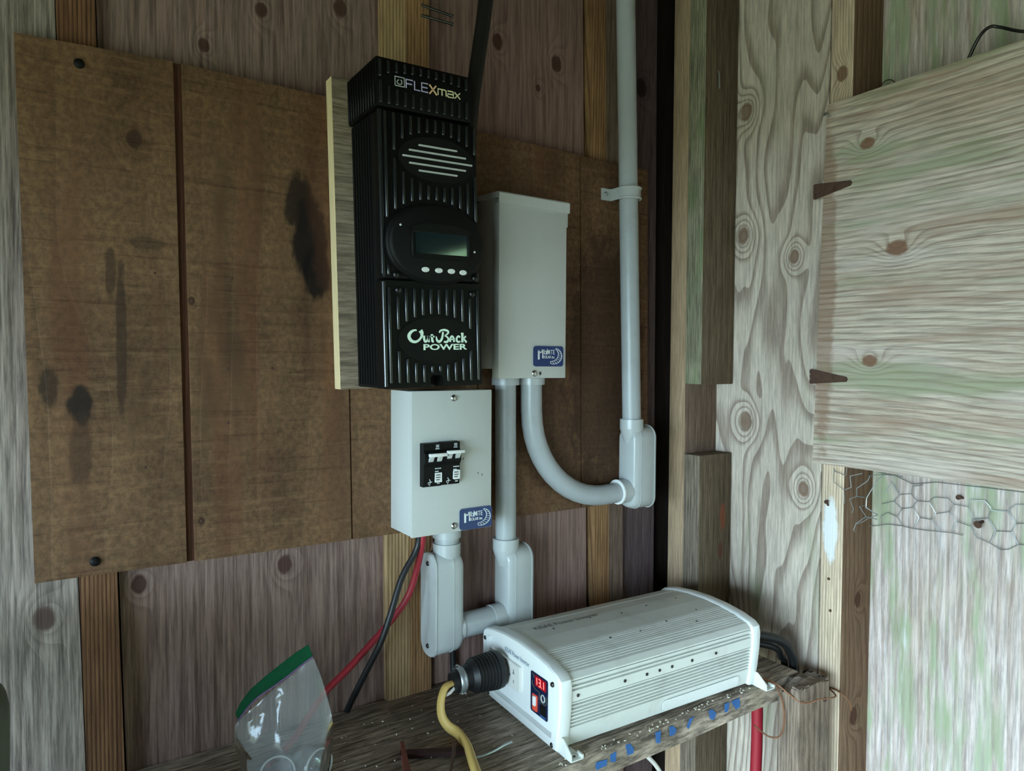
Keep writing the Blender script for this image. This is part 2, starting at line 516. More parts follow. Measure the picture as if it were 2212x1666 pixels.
M['steel'] = plain('bright_steel', srgb(190, 192, 190), 0.25, 1.0, var=0.05)
M['zinc'] = plain('dull_zinc_wire', srgb(176, 182, 184), 0.4, 0.8, var=0.1, scale=400)
M['dark_steel'] = plain('dark_screw', srgb(70, 70, 68), 0.4, 0.9, var=0.2)
M['rust'] = plain('rusty_iron', srgb(82, 58, 46), 0.85, 0.1, var=0.35, scale=90, bump=0.4, dirt=(srgb(50, 26, 20), 0.8, 60))
M['rust_red'] = plain('red_brown_rust', srgb(112, 56, 42), 0.8, 0.0, var=0.3, scale=110, bump=0.3, dirt=(srgb(58, 30, 26), 0.7, 50))
M['rust_dark'] = plain('dark_rusted_bar', srgb(52, 24, 24), 0.6, 0.2, var=0.5, scale=120, bump=0.3, dirt=(srgb(18, 12, 12), 0.8, 60))
M['copper'] = plain('tarnished_copper', srgb(158, 112, 84), 0.42, 0.7, var=0.15, scale=200)
M['red_ins'] = plain('red_cable_jacket', srgb(158, 36, 50), 0.45, var=0.08)
M['black_ins'] = plain('black_cable_jacket', srgb(24, 25, 27), 0.42, var=0.2, scale=200)
M['yellow_ins'] = plain('yellow_cable_jacket', srgb(208, 174, 100), 0.5, var=0.1, scale=80, dirt=(srgb(150, 116, 60), 0.4, 40))
M['white_ins'] = plain('white_cable_jacket', srgb(214, 210, 200), 0.5)
M['brown_ins'] = plain('brown_wire', srgb(120, 76, 54), 0.5)
M['blue_label'] = plain('blue_enamel_badge', srgb(18, 48, 106), 0.25, var=0.08)
M['blue_paint'] = plain('blue_marking_paint', srgb(48, 98, 158), 0.8, var=0.25, scale=90)
M['navy'] = plain('navy_control_panel', srgb(18, 30, 62), 0.3, var=0.1)
M['dark_panel'] = plain('dark_display_window', srgb(16, 16, 18), 0.25, var=0.1)
M['olive'] = plain('grey_green_plastic', srgb(86, 92, 84), 0.5, var=0.1)
M['print_white'] = plain('white_print', srgb(232, 240, 240), 0.5, var=0.01)
M['print_mint'] = plain('mint_shine_print', srgb(232, 255, 236), 0.35, var=0.01)  # flat mint colour stands in for the foil's bright reflection
M['print_lilac'] = plain('lilac_sheen_print', srgb(206, 200, 240), 0.3, var=0.01)  # letter colours from here to cream imitate the foil's shifting sheen
M['print_peach'] = plain('peach_sheen_print', srgb(250, 206, 160), 0.3, var=0.01)
M['print_cream'] = plain('cream_sheen_print', srgb(248, 244, 200), 0.3, var=0.01)
M['print_blue'] = plain('blue_grey_print', srgb(76, 108, 140), 0.5, var=0.02)
M['print_grey'] = plain('dark_grey_print', srgb(104, 106, 104), 0.6, var=0.05)
M['print_dark'] = plain('black_print', srgb(50, 52, 56), 0.6)
M['print_olive'] = plain('olive_line_print', srgb(126, 122, 70), 0.5)
M['orange_red'] = plain('orange_red_switch', srgb(232, 84, 62), 0.4, var=0.03)
M['green_zip'] = plain('green_zip_strip', srgb(3, 74, 44), 0.6, var=0.3, scale=120, spec=0.1)
M['purple_zip'] = plain('purple_zip_ridge', srgb(104, 76, 116), 0.4, var=0.05)
M['leaves'] = plain('hedge_leaves', srgb(128, 146, 100), 0.8, var=0.6, scale=12, bump=0.5)
M['chip'] = plain('pale_wood_chip', srgb(222, 216, 200), 0.9, var=0.1)


def glow(name, c, s):
    g = Graph(name)
    g.bsdf.inputs['Emission Color'].default_value = c
    g.bsdf.inputs['Emission Strength'].default_value = s
    return g.done(c, 0.4)


M['led_red'] = glow('red_led_digits', (1.0, 0.10, 0.09, 1), 0.75)
M['led_window'] = glow('red_led_window', (0.20, 0.003, 0.008, 1), 0.12)


def film(name):
    """thin clear film: mostly see-through, glossy, a little milky along the creases"""
    g = Graph(name)
    p = g.xyz()
    v = g.vec(p['x'], p['y'], p['z'])
    cre = g.noise(v, 26.0, 2.0, 0.5, 0.8)
    crease = g.step((cre - 0.5).abs(), 0.012, 0.0) * g.step(g.noise(v, 14.0, 2.0), 0.5, 0.62)
    milk = crease * 0.30 + 0.24
    tr = g.new('ShaderNodeBsdfTransparent')
    gl = g.new('ShaderNodeBsdfGlossy')
    gl.inputs['Roughness'].default_value = 0.12
    gl.inputs['Color'].default_value = (0.9, 0.95, 1, 1)
    df = g.new('ShaderNodeBsdfDiffuse')
    df.inputs['Color'].default_value = (0.42, 0.43, 0.44, 1)
    fr = g.new('ShaderNodeFresnel')
    fr.inputs['IOR'].default_value = 1.4
    bu = g.new('ShaderNodeBump')
    bu.inputs['Strength'].default_value = 0.45
    bu.inputs['Distance'].default_value = 0.003
    g.link(cre.s, bu.inputs['Height'])
    for n in (gl, fr):
        g.link(bu.outputs[0], n.inputs['Normal'])
    m1, m2 = g.new('ShaderNodeMixShader'), g.new('ShaderNodeMixShader')
    g.put(m1.inputs[0], milk)
    g.link(tr.outputs[0], m1.inputs[1])
    g.link(df.outputs[0], m1.inputs[2])
    g.link(fr.outputs[0], m2.inputs[0])
    g.link(m1.outputs[0], m2.inputs[1])
    g.link(gl.outputs[0], m2.inputs[2])
    g.link(m2.outputs[0], g.nt.nodes['Material Output'].inputs['Surface'])
    return g.mat


M['film'] = film('clear_bag_film')
M['clear'] = film('clear_rigid_plastic')


def screen_mat():
    g = Graph('dark_lcd_glass')
    return g.done(srgb(26, 40, 42), 0.06, 0.0, 0.9)


M['lcd'] = screen_mat()


# ------------------------------------------------------------------ the shed: walls, floor, roof
def struct(name, bm, mat):
    o = obj(name, bm, mat, kind='structure')
    o['label'] = {'floor': 'packed dirt floor of the shed', 'ceiling': 'bare board ceiling of the shed'}.get(name, name.replace('_', ' ') + ' of the bare wooden shed')
    return o


g_ = B()
box(g_, -14, 14, -14, 14, -0.12, -0.02)
struct('ground', g_, M['lawn'])
struct('floor', box(B(), LEFT_X - 0.06, 1.25, FRONT_Y, 1.08, -0.02, 0.0), M['floor'])
struct('ceiling', box(B(), LEFT_X - 0.3, 1.5, FRONT_Y - 0.2, 1.3, CEIL_Z, CEIL_Z + 0.04), M['roof'])

b_ = B()                                                       # left wall with its doorway
box(b_, LEFT_X - 0.06, LEFT_X, FRONT_Y, DOOR[0], 0, CEIL_Z)
box(b_, LEFT_X - 0.06, LEFT_X, DOOR[1], 1.08, 0, CEIL_Z)
box(b_, LEFT_X - 0.06, LEFT_X, DOOR[0], DOOR[1], DOOR[3], CEIL_Z)
struct('wall_left', b_, M['shed'])
struct('wall_front', box(B(), LEFT_X - 0.06, 1.25, FRONT_Y - 0.06, FRONT_Y, 0, CEIL_Z), M['shed'])

b_ = B()                                                       # outer boards of the right wall, opening nearer than the frame
box(b_, 1.19, 1.25, SIDE[1], 1.08, 0, CEIL_Z)
box(b_, 1.19, 1.25, FRONT_Y, SIDE[0], 0, CEIL_Z)
box(b_, 1.19, 1.25, SIDE[0], SIDE[1], 0, SIDE[2])
box(b_, 1.19, 1.25, SIDE[0], SIDE[1], SIDE[3], CEIL_Z)
wall_right = struct('wall_right', b_, M['shade_dark'])

b_ = B()
box(b_, LEFT_X, 0.985, 0.973, 1.03, 0, CEIL_Z)
box(b_, 0.90, 1.19, 1.03, 1.08, 0, CEIL_Z)
wall_back = struct('wall_back', b_, M['shade_dark'])


def lean1(z):
    return 0.0126 + 0.0205 * (1.9 - z)


ZT = CEIL_Z
sheet_a = plate(B(), [(LEFT_X, 0), (lean1(0) - 0.001, 0), (lean1(ZT) - 0.001, ZT), (LEFT_X, ZT)], 0.949, 0.961)
obj('plywood_sheet', sheet_a, M['siding_a'], wall_back)
obj('plywood_sheet', plate(B(), [(lean1(0) + 0.044, 0), (0.438, 0), (0.4022, ZT), (lean1(ZT) + 0.0395, ZT)], 0.960, 0.972), M['siding_b'], wall_back)
obj('plywood_sheet', plate(B(), [(0.490, 0), (0.833, 0), (0.785, ZT), (0.4795, ZT)], 0.960, 0.972), M['siding_c'], wall_back)
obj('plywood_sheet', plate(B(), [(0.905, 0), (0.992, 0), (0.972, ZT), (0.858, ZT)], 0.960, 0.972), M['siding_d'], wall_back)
obj('stud', plate(B(), [(lean1(0), 0), (lean1(0) + 0.040, 0), (lean1(ZT) + 0.038, ZT), (lean1(ZT), ZT)], 0.9475, 0.973), M['stud_red'], wall_back)
# a doubled stud behind the charge controller
obj('stud', plate(B(), [(0.424, 0), (0.459, 0), (0.441, ZT), (0.4025, ZT)], 0.9475, 0.973), M['stud_tan'], wall_back)
obj('stud', plate(B(), [(0.4595, 0), (0.494, 0), (0.4792, ZT), (0.4415, ZT)], 0.9475, 0.973), M['stud_tan2'], wall_back)
# a doubled stud behind the tall conduit
obj('stud', plate(B(), [(0.845, 0), (0.879, 0), (0.826, ZT), (0.7895, ZT)], 0.9475, 0.973), M['stud_tan2'], wall_back)
obj('stud', plate(B(), [(0.8795, 0), (0.912, 0), (0.862, ZT), (0.8265, ZT)], 0.9475, 0.973), M['stud_far_side'], wall_back)
# added stud in the corner gap, coloured near black for the gap's shade
obj('stud', box(B(), 0.998, 1.085, 0.985, 1.028, 0, ZT, 0.001), M['shade_dark'], wall_back)


def two_tone(bm):
    """faces looking to -x take the second material"""
    bm.faces.ensure_lookup_table()
    bm.normal_update()
    for f in bm.faces:
        f.material_index = 1 if f.normal.x < -0.5 else 0
    return bm


obj('stud', two_tone(box(B(), 0.996, 1.085, 0.8965, 0.936, 0, ZT, 0.0015)), [M['stud_far_side'], M['stud_far']], wall_right)
s_ = two_tone(box(B(), 0.994, 1.0835, 0.857, 0.8955, 1.4605, ZT, 0.0015))
st_up = obj('stud', s_, [M['stud_near'], M['stud_moss']], wall_right)
st_up['label'] = 'weathered stud with an algae green edge, sawn off at its foot'
s_ = two_tone(box(B(), 0.994, 1.0835, 0.857, 0.8955, 0.0, 1.329, 0.0015))
st_lo = obj('stud', s_, [M['stud_near'], M['stud_grey']], wall_right)
st_lo['label'] = 'short grey stud below the gap with a rusty stain'
obj('plywood_sheet', box(B(), 1.086, 1.098, 0.6735, 0.96, 0, ZT), M['swirl'], wall_right)
obj('stud', two_tone(box(B(), 1.0865, 1.1745, 0.633, 0.6725, 0, ZT, 0.0015)), [M['stud_brown'], M['stud_white']], wall_right)  # face towards -x is paler than the other faces
obj('plywood_sheet', box(B(), 1.175, 1.187, SIDE[1], 0.92, 0, ZT), M['green_ply'], wall_right)


# ------------------------------------------------------------------ hinged hatch panel on the right wall
hatch = thing('hatch_panel', 'bare plywood hatch board with wavy horizontal grain on rusty strap hinges', 'hatch', (1.068, 0.671, 1.333))
obj('board', prism(B(), [(0.008, 0.0), (-0.005, 0.592), (-0.90, 0.598), (-0.90, 0.0)], lambda y, z: (0.0, y, z), lambda y, z: (0.0175, y, z)), M['hatch'], hatch)
for hz, tilt in ((0.458, 0.0), (0.150, -0.006)):
    h_ = B()
    plate_x(h_, [(0.013, 0.0085), (-0.049, 0.002 + tilt), (-0.051, -0.002 + tilt), (-0.049, -0.006 + tilt), (0.013, -0.017)], -0.0022, 0.0)
    for k in range(3):
        cyl(h_, (-0.0015, 0.0125, -0.016 + k * 0.008), (-0.0015, 0.0125, -0.009 + k * 0.008), 0.0026, 8)
    for v in h_.verts:
        v.co.z += hz
    hg = obj('strap_hinge', h_, M['rust'], hatch)
    hg['label'] = 'tapered rusty strap hinge'
    for k, (yy, zz) in enumerate(((0.004, -0.010), (0.002, 0.002), (-0.028, -0.002 + tilt * 0.6))):
        screw(hg, (-0.0022, yy, hz + zz), (-1, 0, 0), 0.0022, M['rust'], 'nail_head')

# ------------------------------------------------------------------ brown stained panel
panel = thing('wall_panel', 'brown stained grooved plywood panel behind the electrical boxes', 'panel', (0, 0, 0))
PZ0, PZ1 = 1.2445, 1.8600


def pshear(x, z):
    return x + 0.0095 * (1.86 - z) / 0.61


sec = [(-0.026, 0.937)]
for gx0, gx1, gd in ((0.1308, 0.1408, 0.0045), (0.3458, 0.3485, 0.003), (0.5570, 0.5595, 0.003), (0.7680, 0.7705, 0.003)):
    sec += [(gx0, 0.937), (gx0 + 0.0006, 0.937 + gd), (gx1 - 0.0006, 0.937 + gd), (gx1, 0.937)]
sec += [(0.931, 0.937), (0.931, 0.947), (-0.026, 0.947)]
pb = prism(B(), sec, lambda x, y: (pshear(x, PZ0), y, PZ0 + 0.0030 - 0.006 * x), lambda x, y: (pshear(x, PZ1), y, PZ1 + 0.0035 - 0.006 * x - (0.008 if x < 0.0 else 0.0)))
pb.normal_update()
for f_ in pb.faces:
    f_.material_index = 1 if abs(f_.normal.y) > 0.5 and 0.938 < f_.calc_center_median().y < 0.9465 else 0
obj('sheet', pb, [M['panel'], M['groove']], panel, smooth=0)
for sx, sz in ((0.0339, 1.8364), (0.0419, 1.2636)):
    screw(panel, (sx, 0.937, sz), (0, -1, 0), 0.0055, M['black_matt'], 'screw')
for sx, sz in ((0.149, 1.574), (0.158, 1.297), (0.108, 1.605), (0.196, 1.605), (0.246, 1.49), (0.19, 1.49), (0.095, 1.37), (0.19, 1.42)):
    screw(panel, (sx, 0.9372, sz), (0, -1, 0), 0.0016, M['rust'], 'nail_head')

# ------------------------------------------------------------------ charge controller on its backing board
CC_LOC, CC_ROT = (0.3528, 0.815, 1.4646), (0, math.radians(-1.55), 0)
bk = thing('backing_board', 'grey weathered backing board with pale cut edge behind the black controller', 'board', CC_LOC, CC_ROT)
bb = box(B(), -0.0215, 0.1505, 0.1005, 0.1215, -0.003, 0.4185, 0.0006, 1)
obj('plank', two_tone(bb), [M['backing'], M['cut_edge']], bk)

cc = thing('charge_controller', 'tall black ribbed solar charge controller with oval display', 'charge controller', CC_LOC, CC_ROT)
hs = box(B(), 0.004, 0.1425, 0.026, 0.0995, 0.0, 0.353, 0.002)
for k in range(7):
    box(hs, 0.0025, 0.006, 0.034 + k * 0.009, 0.0375 + k * 0.009, 0.004, 0.350)
obj('heat_sink', hs, M['black_matt'], cc)


def spans(x, z0, z1, holes):
    """the stretches of z0..z1 left free by oval holes (cx, cz, rx, rz)"""
    out = [(z0, z1)]
    for cx, cz, rx, rz in holes:
        t = 1 - ((x - cx) / rx) ** 2
        if t <= 0:
            continue
        h = rz * math.sqrt(t)
        nxt = []
        for a, b in out:
            if b < cz - h or a > cz + h:
                nxt.append((a, b))
            else:
                if cz - h - a > 0.004:
                    nxt.append((a, cz - h))
                if b - cz - h > 0.004:
                    nxt.append((cz + h, b))
        out = nxt
    return out


def ribs(bm, xs, z0, z1, holes, y=0.0):
    for x in xs:
        for a, b in spans(x, z0, z1, holes):
            box(bm, x - 0.0021, x + 0.0021, y - 0.0030, y + 0.0012, a, b, 0.0018, 3)


cap = box(B(), 0.0, 0.137, 0.0, 0.0995, 0.354, 0.415, 0.0025, 2)
rib_c = B()
ribs(rib_c, [0.0046 + 0.0112 * k for k in range(12)], 0.357, 0.411, [(0.072, 0.3875, 0.068, 0.0125)])
for k in range(11):
    box(cap, -0.0018, 0.001, 0.006 + k * 0.0085, 0.0095 + k * 0.0085, 0.356, 0.412, 0.001, 1)
capo = obj('top_cap', cap, M['black_gloss'], cc)
obj('cooling_ribs', rib_c, M['black_rib'], capo)['kind'] = 'stuff'

HOLES_U = [(0.083, 0.297, 0.062, 0.034), (0.077, 0.187, 0.078, 0.057)]
uc = box(B(), 0.0025, 0.1455, 0.001, 0.0265, 0.1395, 0.3525, 0.005, 3)
rib_u = B()
ribs(rib_u, [0.0098] + [0.0215 + 0.0118 * k for k in range(11)], 0.144, 0.349, HOLES_U, 0.001)
uco = obj('upper_cover', uc, M['black_gloss'], cc)
obj('cooling_ribs', rib_u, M['black_rib'], uco)['kind'] = 'stuff'
edge = B()
tube(edge, [(0.0040, 0.0030, 0.146), (0.0040, 0.0030, 0.350)], 0.0030, 12)
obj('edge_bead', edge, M['black_rib'], uco)
lc = B()
plate(lc, [(0.0025, 0.0), (0.0665, 0.0), (0.0665, 0.012), (0.069, 0.0155), (0.083, 0.0155), (0.0855, 0.012), (0.0855, 0.0), (0.1455, 0.0), (0.1455, 0.138), (0.0025, 0.138)], 0.001, 0.0265)
rib_l = B()
ribs(rib_l, [0.0098] + [0.0215 + 0.0118 * k for k in range(11)], 0.006, 0.130, [(0.075, 0.062, 0.058, 0.033), (0.0228, 0.1263, 0.007, 0.008), (0.1321, 0.1244, 0.007, 0.008), (0.076, 0.008, 0.014, 0.012)], 0.001)
lco = obj('lower_cover', lc, M['black_gloss'], cc)
obj('cooling_ribs', rib_l, M['black_rib'], lco)['kind'] = 'stuff'
edge = B()
tube(edge, [(0.0040, 0.0030, 0.003), (0.0040, 0.0030, 0.136)], 0.0030, 12)
obj('edge_bead', edge, M['black_rib'], lco)

fg = obj('fan_grille', plate(B(), ellipse(0.083, 0.297, 0.056, 0.029, 40), -0.0012, 0.003), M['black_matt'], cc)
for a, b, z in ((0.055, 0.1120, 0.3127), (0.0412, 0.1253, 0.3048), (0.0320, 0.1348, 0.2967), (0.0411, 0.1249, 0.2885), (0.0546, 0.1117, 0.2803)):
    obj('fan_slot', plate(B(), rrect(a, b, z - 0.0011, z + 0.0011, 0.001), -0.0024, -0.001), M['silver'], fg)

# raised oval display
be = B()
rings = []
for sc_, yy in ((1.0, 0.003), (1.0, -0.004), (0.97, -0.0065), (0.955, -0.0066), (0.93, -0.0095), (0.90, -0.0105)):
    rings.append([be.verts.new((x, yy, z)) for x, z in ellipse(0.077, 0.187, 0.0715 * sc_, 0.0525 * sc_, 56, 2.15)])
for a, b in zip(rings, rings[1:]):
    for k in range(56):
        be.faces.new((a[k], a[(k + 1) % 56], b[(k + 1) % 56], b[k]))
be.faces.new(rings[-1])
be.faces.new(rings[0][::-1])
bz = obj('display_bezel', be, M['black_matt'], cc)
obj('screen', plate(B(), rrect(0.0412, 0.1190, 0.1728, 0.2000, 0.0006, 2), -0.0112, -0.0100), M['lcd'], bz)
fr = B()
box(fr, 0.037, 0.0412, -0.0132, -0.0100, 0.169, 0.2035, 0.001, 1)
box(fr, 0.1190, 0.1235, -0.0132, -0.0100, 0.169, 0.2035, 0.001, 1)
plate(fr, [(0.037, 0.2000), (0.1235, 0.2000), (0.1225, 0.2065), (0.098, 0.2115), (0.060, 0.2115), (0.038, 0.2065)], -0.0142, -0.0100)
plate(fr, [(0.037, 0.1728), (0.1235, 0.1728), (0.118, 0.1665), (0.044, 0.1665)], -0.0128, -0.0100)
obj('screen_frame', fr, M['black_matt'], bz)
for x, z in ((0.0566, 0.1525), (0.0759, 0.1522), (0.0945, 0.1520), (0.1122, 0.1512)):
    obj('button', prism(B(), ellipse(0, 0, 1, 1, 20), lambda a, b, x=x, z=z: (x + a * 0.0058, -0.0100, z + b * 0.0036), lambda a, b, x=x, z=z: (x + a * 0.0050, -0.0118, z + b * 0.0030)), M['white_plastic'], bz)
for x, z in ((0.0228, 0.2068), (0.1305, 0.1795)):
    obj('indicator', plate(B(), ellipse(x, z, 0.0014, 0.0014, 10), -0.0112, -0.0100), M['white_plastic'], bz)
for x, z in ((0.0228, 0.1263), (0.1321, 0.1244), (0.0205, 0.1455), (0.137, 0.1460)):
    screw(cc, (x, 0.0, z), (0, -1, 0), 0.0046, M['black'], 'screw')
badge = obj('logo_plate', plate(B(), ellipse(0.075, 0.062, 0.0545, 0.0300, 44), -0.0006, 0.003), M['black_matt'], cc)


def ccf(x, z, h, y=-0.0007):
    return (x, y - h, z)


def lu(x, y):                                          # drawing units of the script logo -> cover metres
    return (0.0335 + 5.9e-5 * (x - 230), 0.0771 - 5.36e-5 * (y - 235))


lg = B()
for pts, ws in (
        ([(450, 282), (400, 278), (325, 315), (272, 385), (270, 455), (318, 530), (400, 560), (478, 535), (540, 478), (575, 410), (575, 340), (545, 285)], [36, 40, 62, 78, 78, 72, 60, 52, 48, 60, 92, 100]),
        ([(628, 410), (632, 500), (655, 555), (690, 545), (725, 490), (735, 415)], [48, 52, 52, 46, 42, 46]), ([(735, 415), (738, 500), (752, 570)], [48, 44, 42]),
        ([(828, 375), (828, 470), (836, 545), (868, 560)], [56, 52, 54, 40]), ([(790, 428), (890, 432)], [34, 34]),
        ([(1010, 335), (1050, 285), (1150, 270), (1235, 305), (1225, 360), (1150, 412)], [34, 44, 52, 50, 40, 30]),
        ([(1150, 412), (1215, 450), (1240, 510), (1200, 565), (1125, 565)], [32, 40, 48, 54, 44]),
        ([(1105, 320), (1092, 420), (1062, 510), (1000, 560), (950, 520), (932, 430)], [46, 46, 54, 60, 52, 22]),
        ([(1288, 570), (1292, 480), (1330, 425), (1372, 470), (1388, 570)], [46, 44, 42, 46, 48]), ([(1296, 505), (1378, 505)], [30, 30]),
        ([(1545, 455), (1500, 425), (1455, 480), (1462, 545), (1500, 570), (1545, 552)], [36, 40, 48, 48, 42, 34]),
        ([(1604, 338), (1606, 450), (1602, 582)], [68, 54, 60]), ([(1695, 425), (1635, 488)], [42, 34]), ([(1635, 488), (1712, 582)], [40, 50])):
    n_ = 4 if len(pts) > 2 else 1
    path = smooth_path([(a, b, 0) for a, b in pts], 4)
    wid = [ws[i // n_] + (ws[min(i // n_ + 1, len(ws) - 1)] - ws[i // n_]) * (i % n_) / n_ for i in range(len(path))]
    ribbon(lg, [lu(p.x, p.y) for p in path], [w * 5.6e-5 for w in wid], ccf, 0.0006)
logo1 = obj('logo_lettering', lg, M['print_mint'], badge, smooth=0)
logo1['label'] = 'pale mint script lettering'
pw = lettering(B(), 'POWER', ccf, 0.0558, 0.0487, 0.0658, 0.0080, 0.03)
logo2 = obj('logo_lettering', pw, M['print_mint'], badge, smooth=0)
logo2['label'] = 'pale mint block lettering under the script'


def capf(x, z, h):
    return (x, -0.0004 - h, z)


def strokes(name, lines, mat, w=0.0013):
    bm = B()
    for l in lines:
        ribbon(bm, l, w, capf, 0.0005)
    return obj(name, bm, mat, cc, smooth=0)


Z0, Z1 = 0.3822, 0.3930
strokes('logo_mark', [[(0.0250, 0.3826), (0.0250, 0.3938), (0.0378, 0.3938), (0.0378, 0.3826), (0.0250, 0.3826)],
                      [(0.0300, 0.3905), (0.0278, 0.3880), (0.0284, 0.3855), (0.0314, 0.3846), (0.0340, 0.3858), (0.0344, 0.3886), (0.0330, 0.3908)]], M['silver'], 0.0012)
strokes('logo_lettering', [[(0.0402, Z0), (0.0402, Z1), (0.0498, Z1)], [(0.0402, 0.3878), (0.0484, 0.3878)], [(0.0520, Z1), (0.0520, Z0), (0.0600, Z0)],
                           [(0.0712, Z1), (0.0622, Z1), (0.0622, Z0), (0.0712, Z0)], [(0.0622, 0.3877), (0.0705, 0.3877)]], M['print_lilac'], 0.0014)
strokes('logo_lettering', [[(0.0732, Z0 - 0.001), (0.0832, Z1)], [(0.0732, Z1), (0.0840, Z0 - 0.001)]], M['print_peach'], 0.0019)
strokes('logo_lettering', [[(0.0858, Z0), (0.0858, 0.3900), (0.0960, 0.3900), (0.0976, 0.3892), (0.0976, Z0)], [(0.0917, 0.3900), (0.0917, Z0)],
                           [(0.1000, 0.3900), (0.1080, 0.3900), (0.1085, 0.3893), (0.1085, Z0), (0.1005, Z0), (0.0998, 0.3832), (0.1004, 0.3862), (0.1085, 0.3862)],
                           [(0.1105, Z0), (0.1188, 0.3902)], [(0.1105, 0.3902), (0.1190, Z0)]], M['print_cream'], 0.0014)


# ------------------------------------------------------------------ maker's badge shared by the two grey boxes
def maker_badge(parent, x0, x1, z0, z1):
    w, h = x1 - x0, z1 - z0
    b = B()
    prism(b, rrect(x0, x1, z0, z1, 0.0045, 4), lambda x, z: (x, 0.0, z), lambda x, z: (x, -0.0022, z))
    o = obj('badge', b, M['blue_label'], parent)
    o['label'] = 'blue badge with a crescent moon and white lettering'
    f = lambda x, z, hh: (x0 + w * x, -0.0022 - hh, z0 + h * z)
    t = B()
    ribbon(t, [(0.155, 0.34), (0.155, 0.80)], [0.055, 0.062], f, 0.0003)               # tall M
    ribbon(t, [(0.155, 0.80), (0.225, 0.66)], 0.03, f, 0.0003)
    ribbon(t, [(0.225, 0.66), (0.285, 0.81)], 0.03, f, 0.0003)
    ribbon(t, [(0.285, 0.81), (0.285, 0.40)], 0.028, f, 0.0003)
    ribbon(t, [(0.250, 0.81), (0.350, 0.81)], 0.035, f, 0.0003)
    lettering(t, 'ID', f, 0.315, 0.60, 0.10, 0.17, 0.02)
    ribbon(t, [(0.430, 0.58), (0.440, 0.86)], 0.035, f, 0.0003)
    ribbon(t, [(0.440, 0.86), (0.500, 0.60)], 0.026, f, 0.0003)
    ribbon(t, [(0.500, 0.60), (0.505, 0.82)], 0.026, f, 0.0003)
    lettering(t, 'iTE', f, 0.525, 0.60, 0.17, 0.22, 0.0)
    lettering(t, 'SOLAR inc', f, 0.300, 0.40, 0.39, 0.14, 0.02)
    obj('badge_lettering', t, M['print_white'], o, smooth=0)
    m = B()
    n = 22
    outer, inner = [], []
    for k in range(n + 1):
        a = math.radians(72 - 182 * k / n)
        outer.append((0.66 + 0.285 * math.cos(a), 0.52 + 0.40 * math.sin(a)))
    for k in range(n + 1):
        a = math.radians(60 - 158 * k / n)
        inner.append((0.56 + 0.265 * math.cos(a), 0.60 + 0.345 * math.sin(a)))
    inner[0], inner[-1] = outer[0], outer[-1]
    ribbon(m, outer, 0.022, f, 0.0003)
    ribbon(m, inner, 0.018, f, 0.0003)
    for k in range(3, n - 1, 2):                                                     # engraved hatching between the two arcs
        (ax, az), (bx, bz_) = outer[k], inner[min(n, k + (1 if k % 4 else -1))]
        ribbon(m, [(ax, az), ((ax + bx) / 2, (az + bz_) / 2 + 0.02), (bx, bz_)], 0.014, f, 0.0003)
    obj('badge_moon', m, M['print_white'], o, smooth=0)
    return o


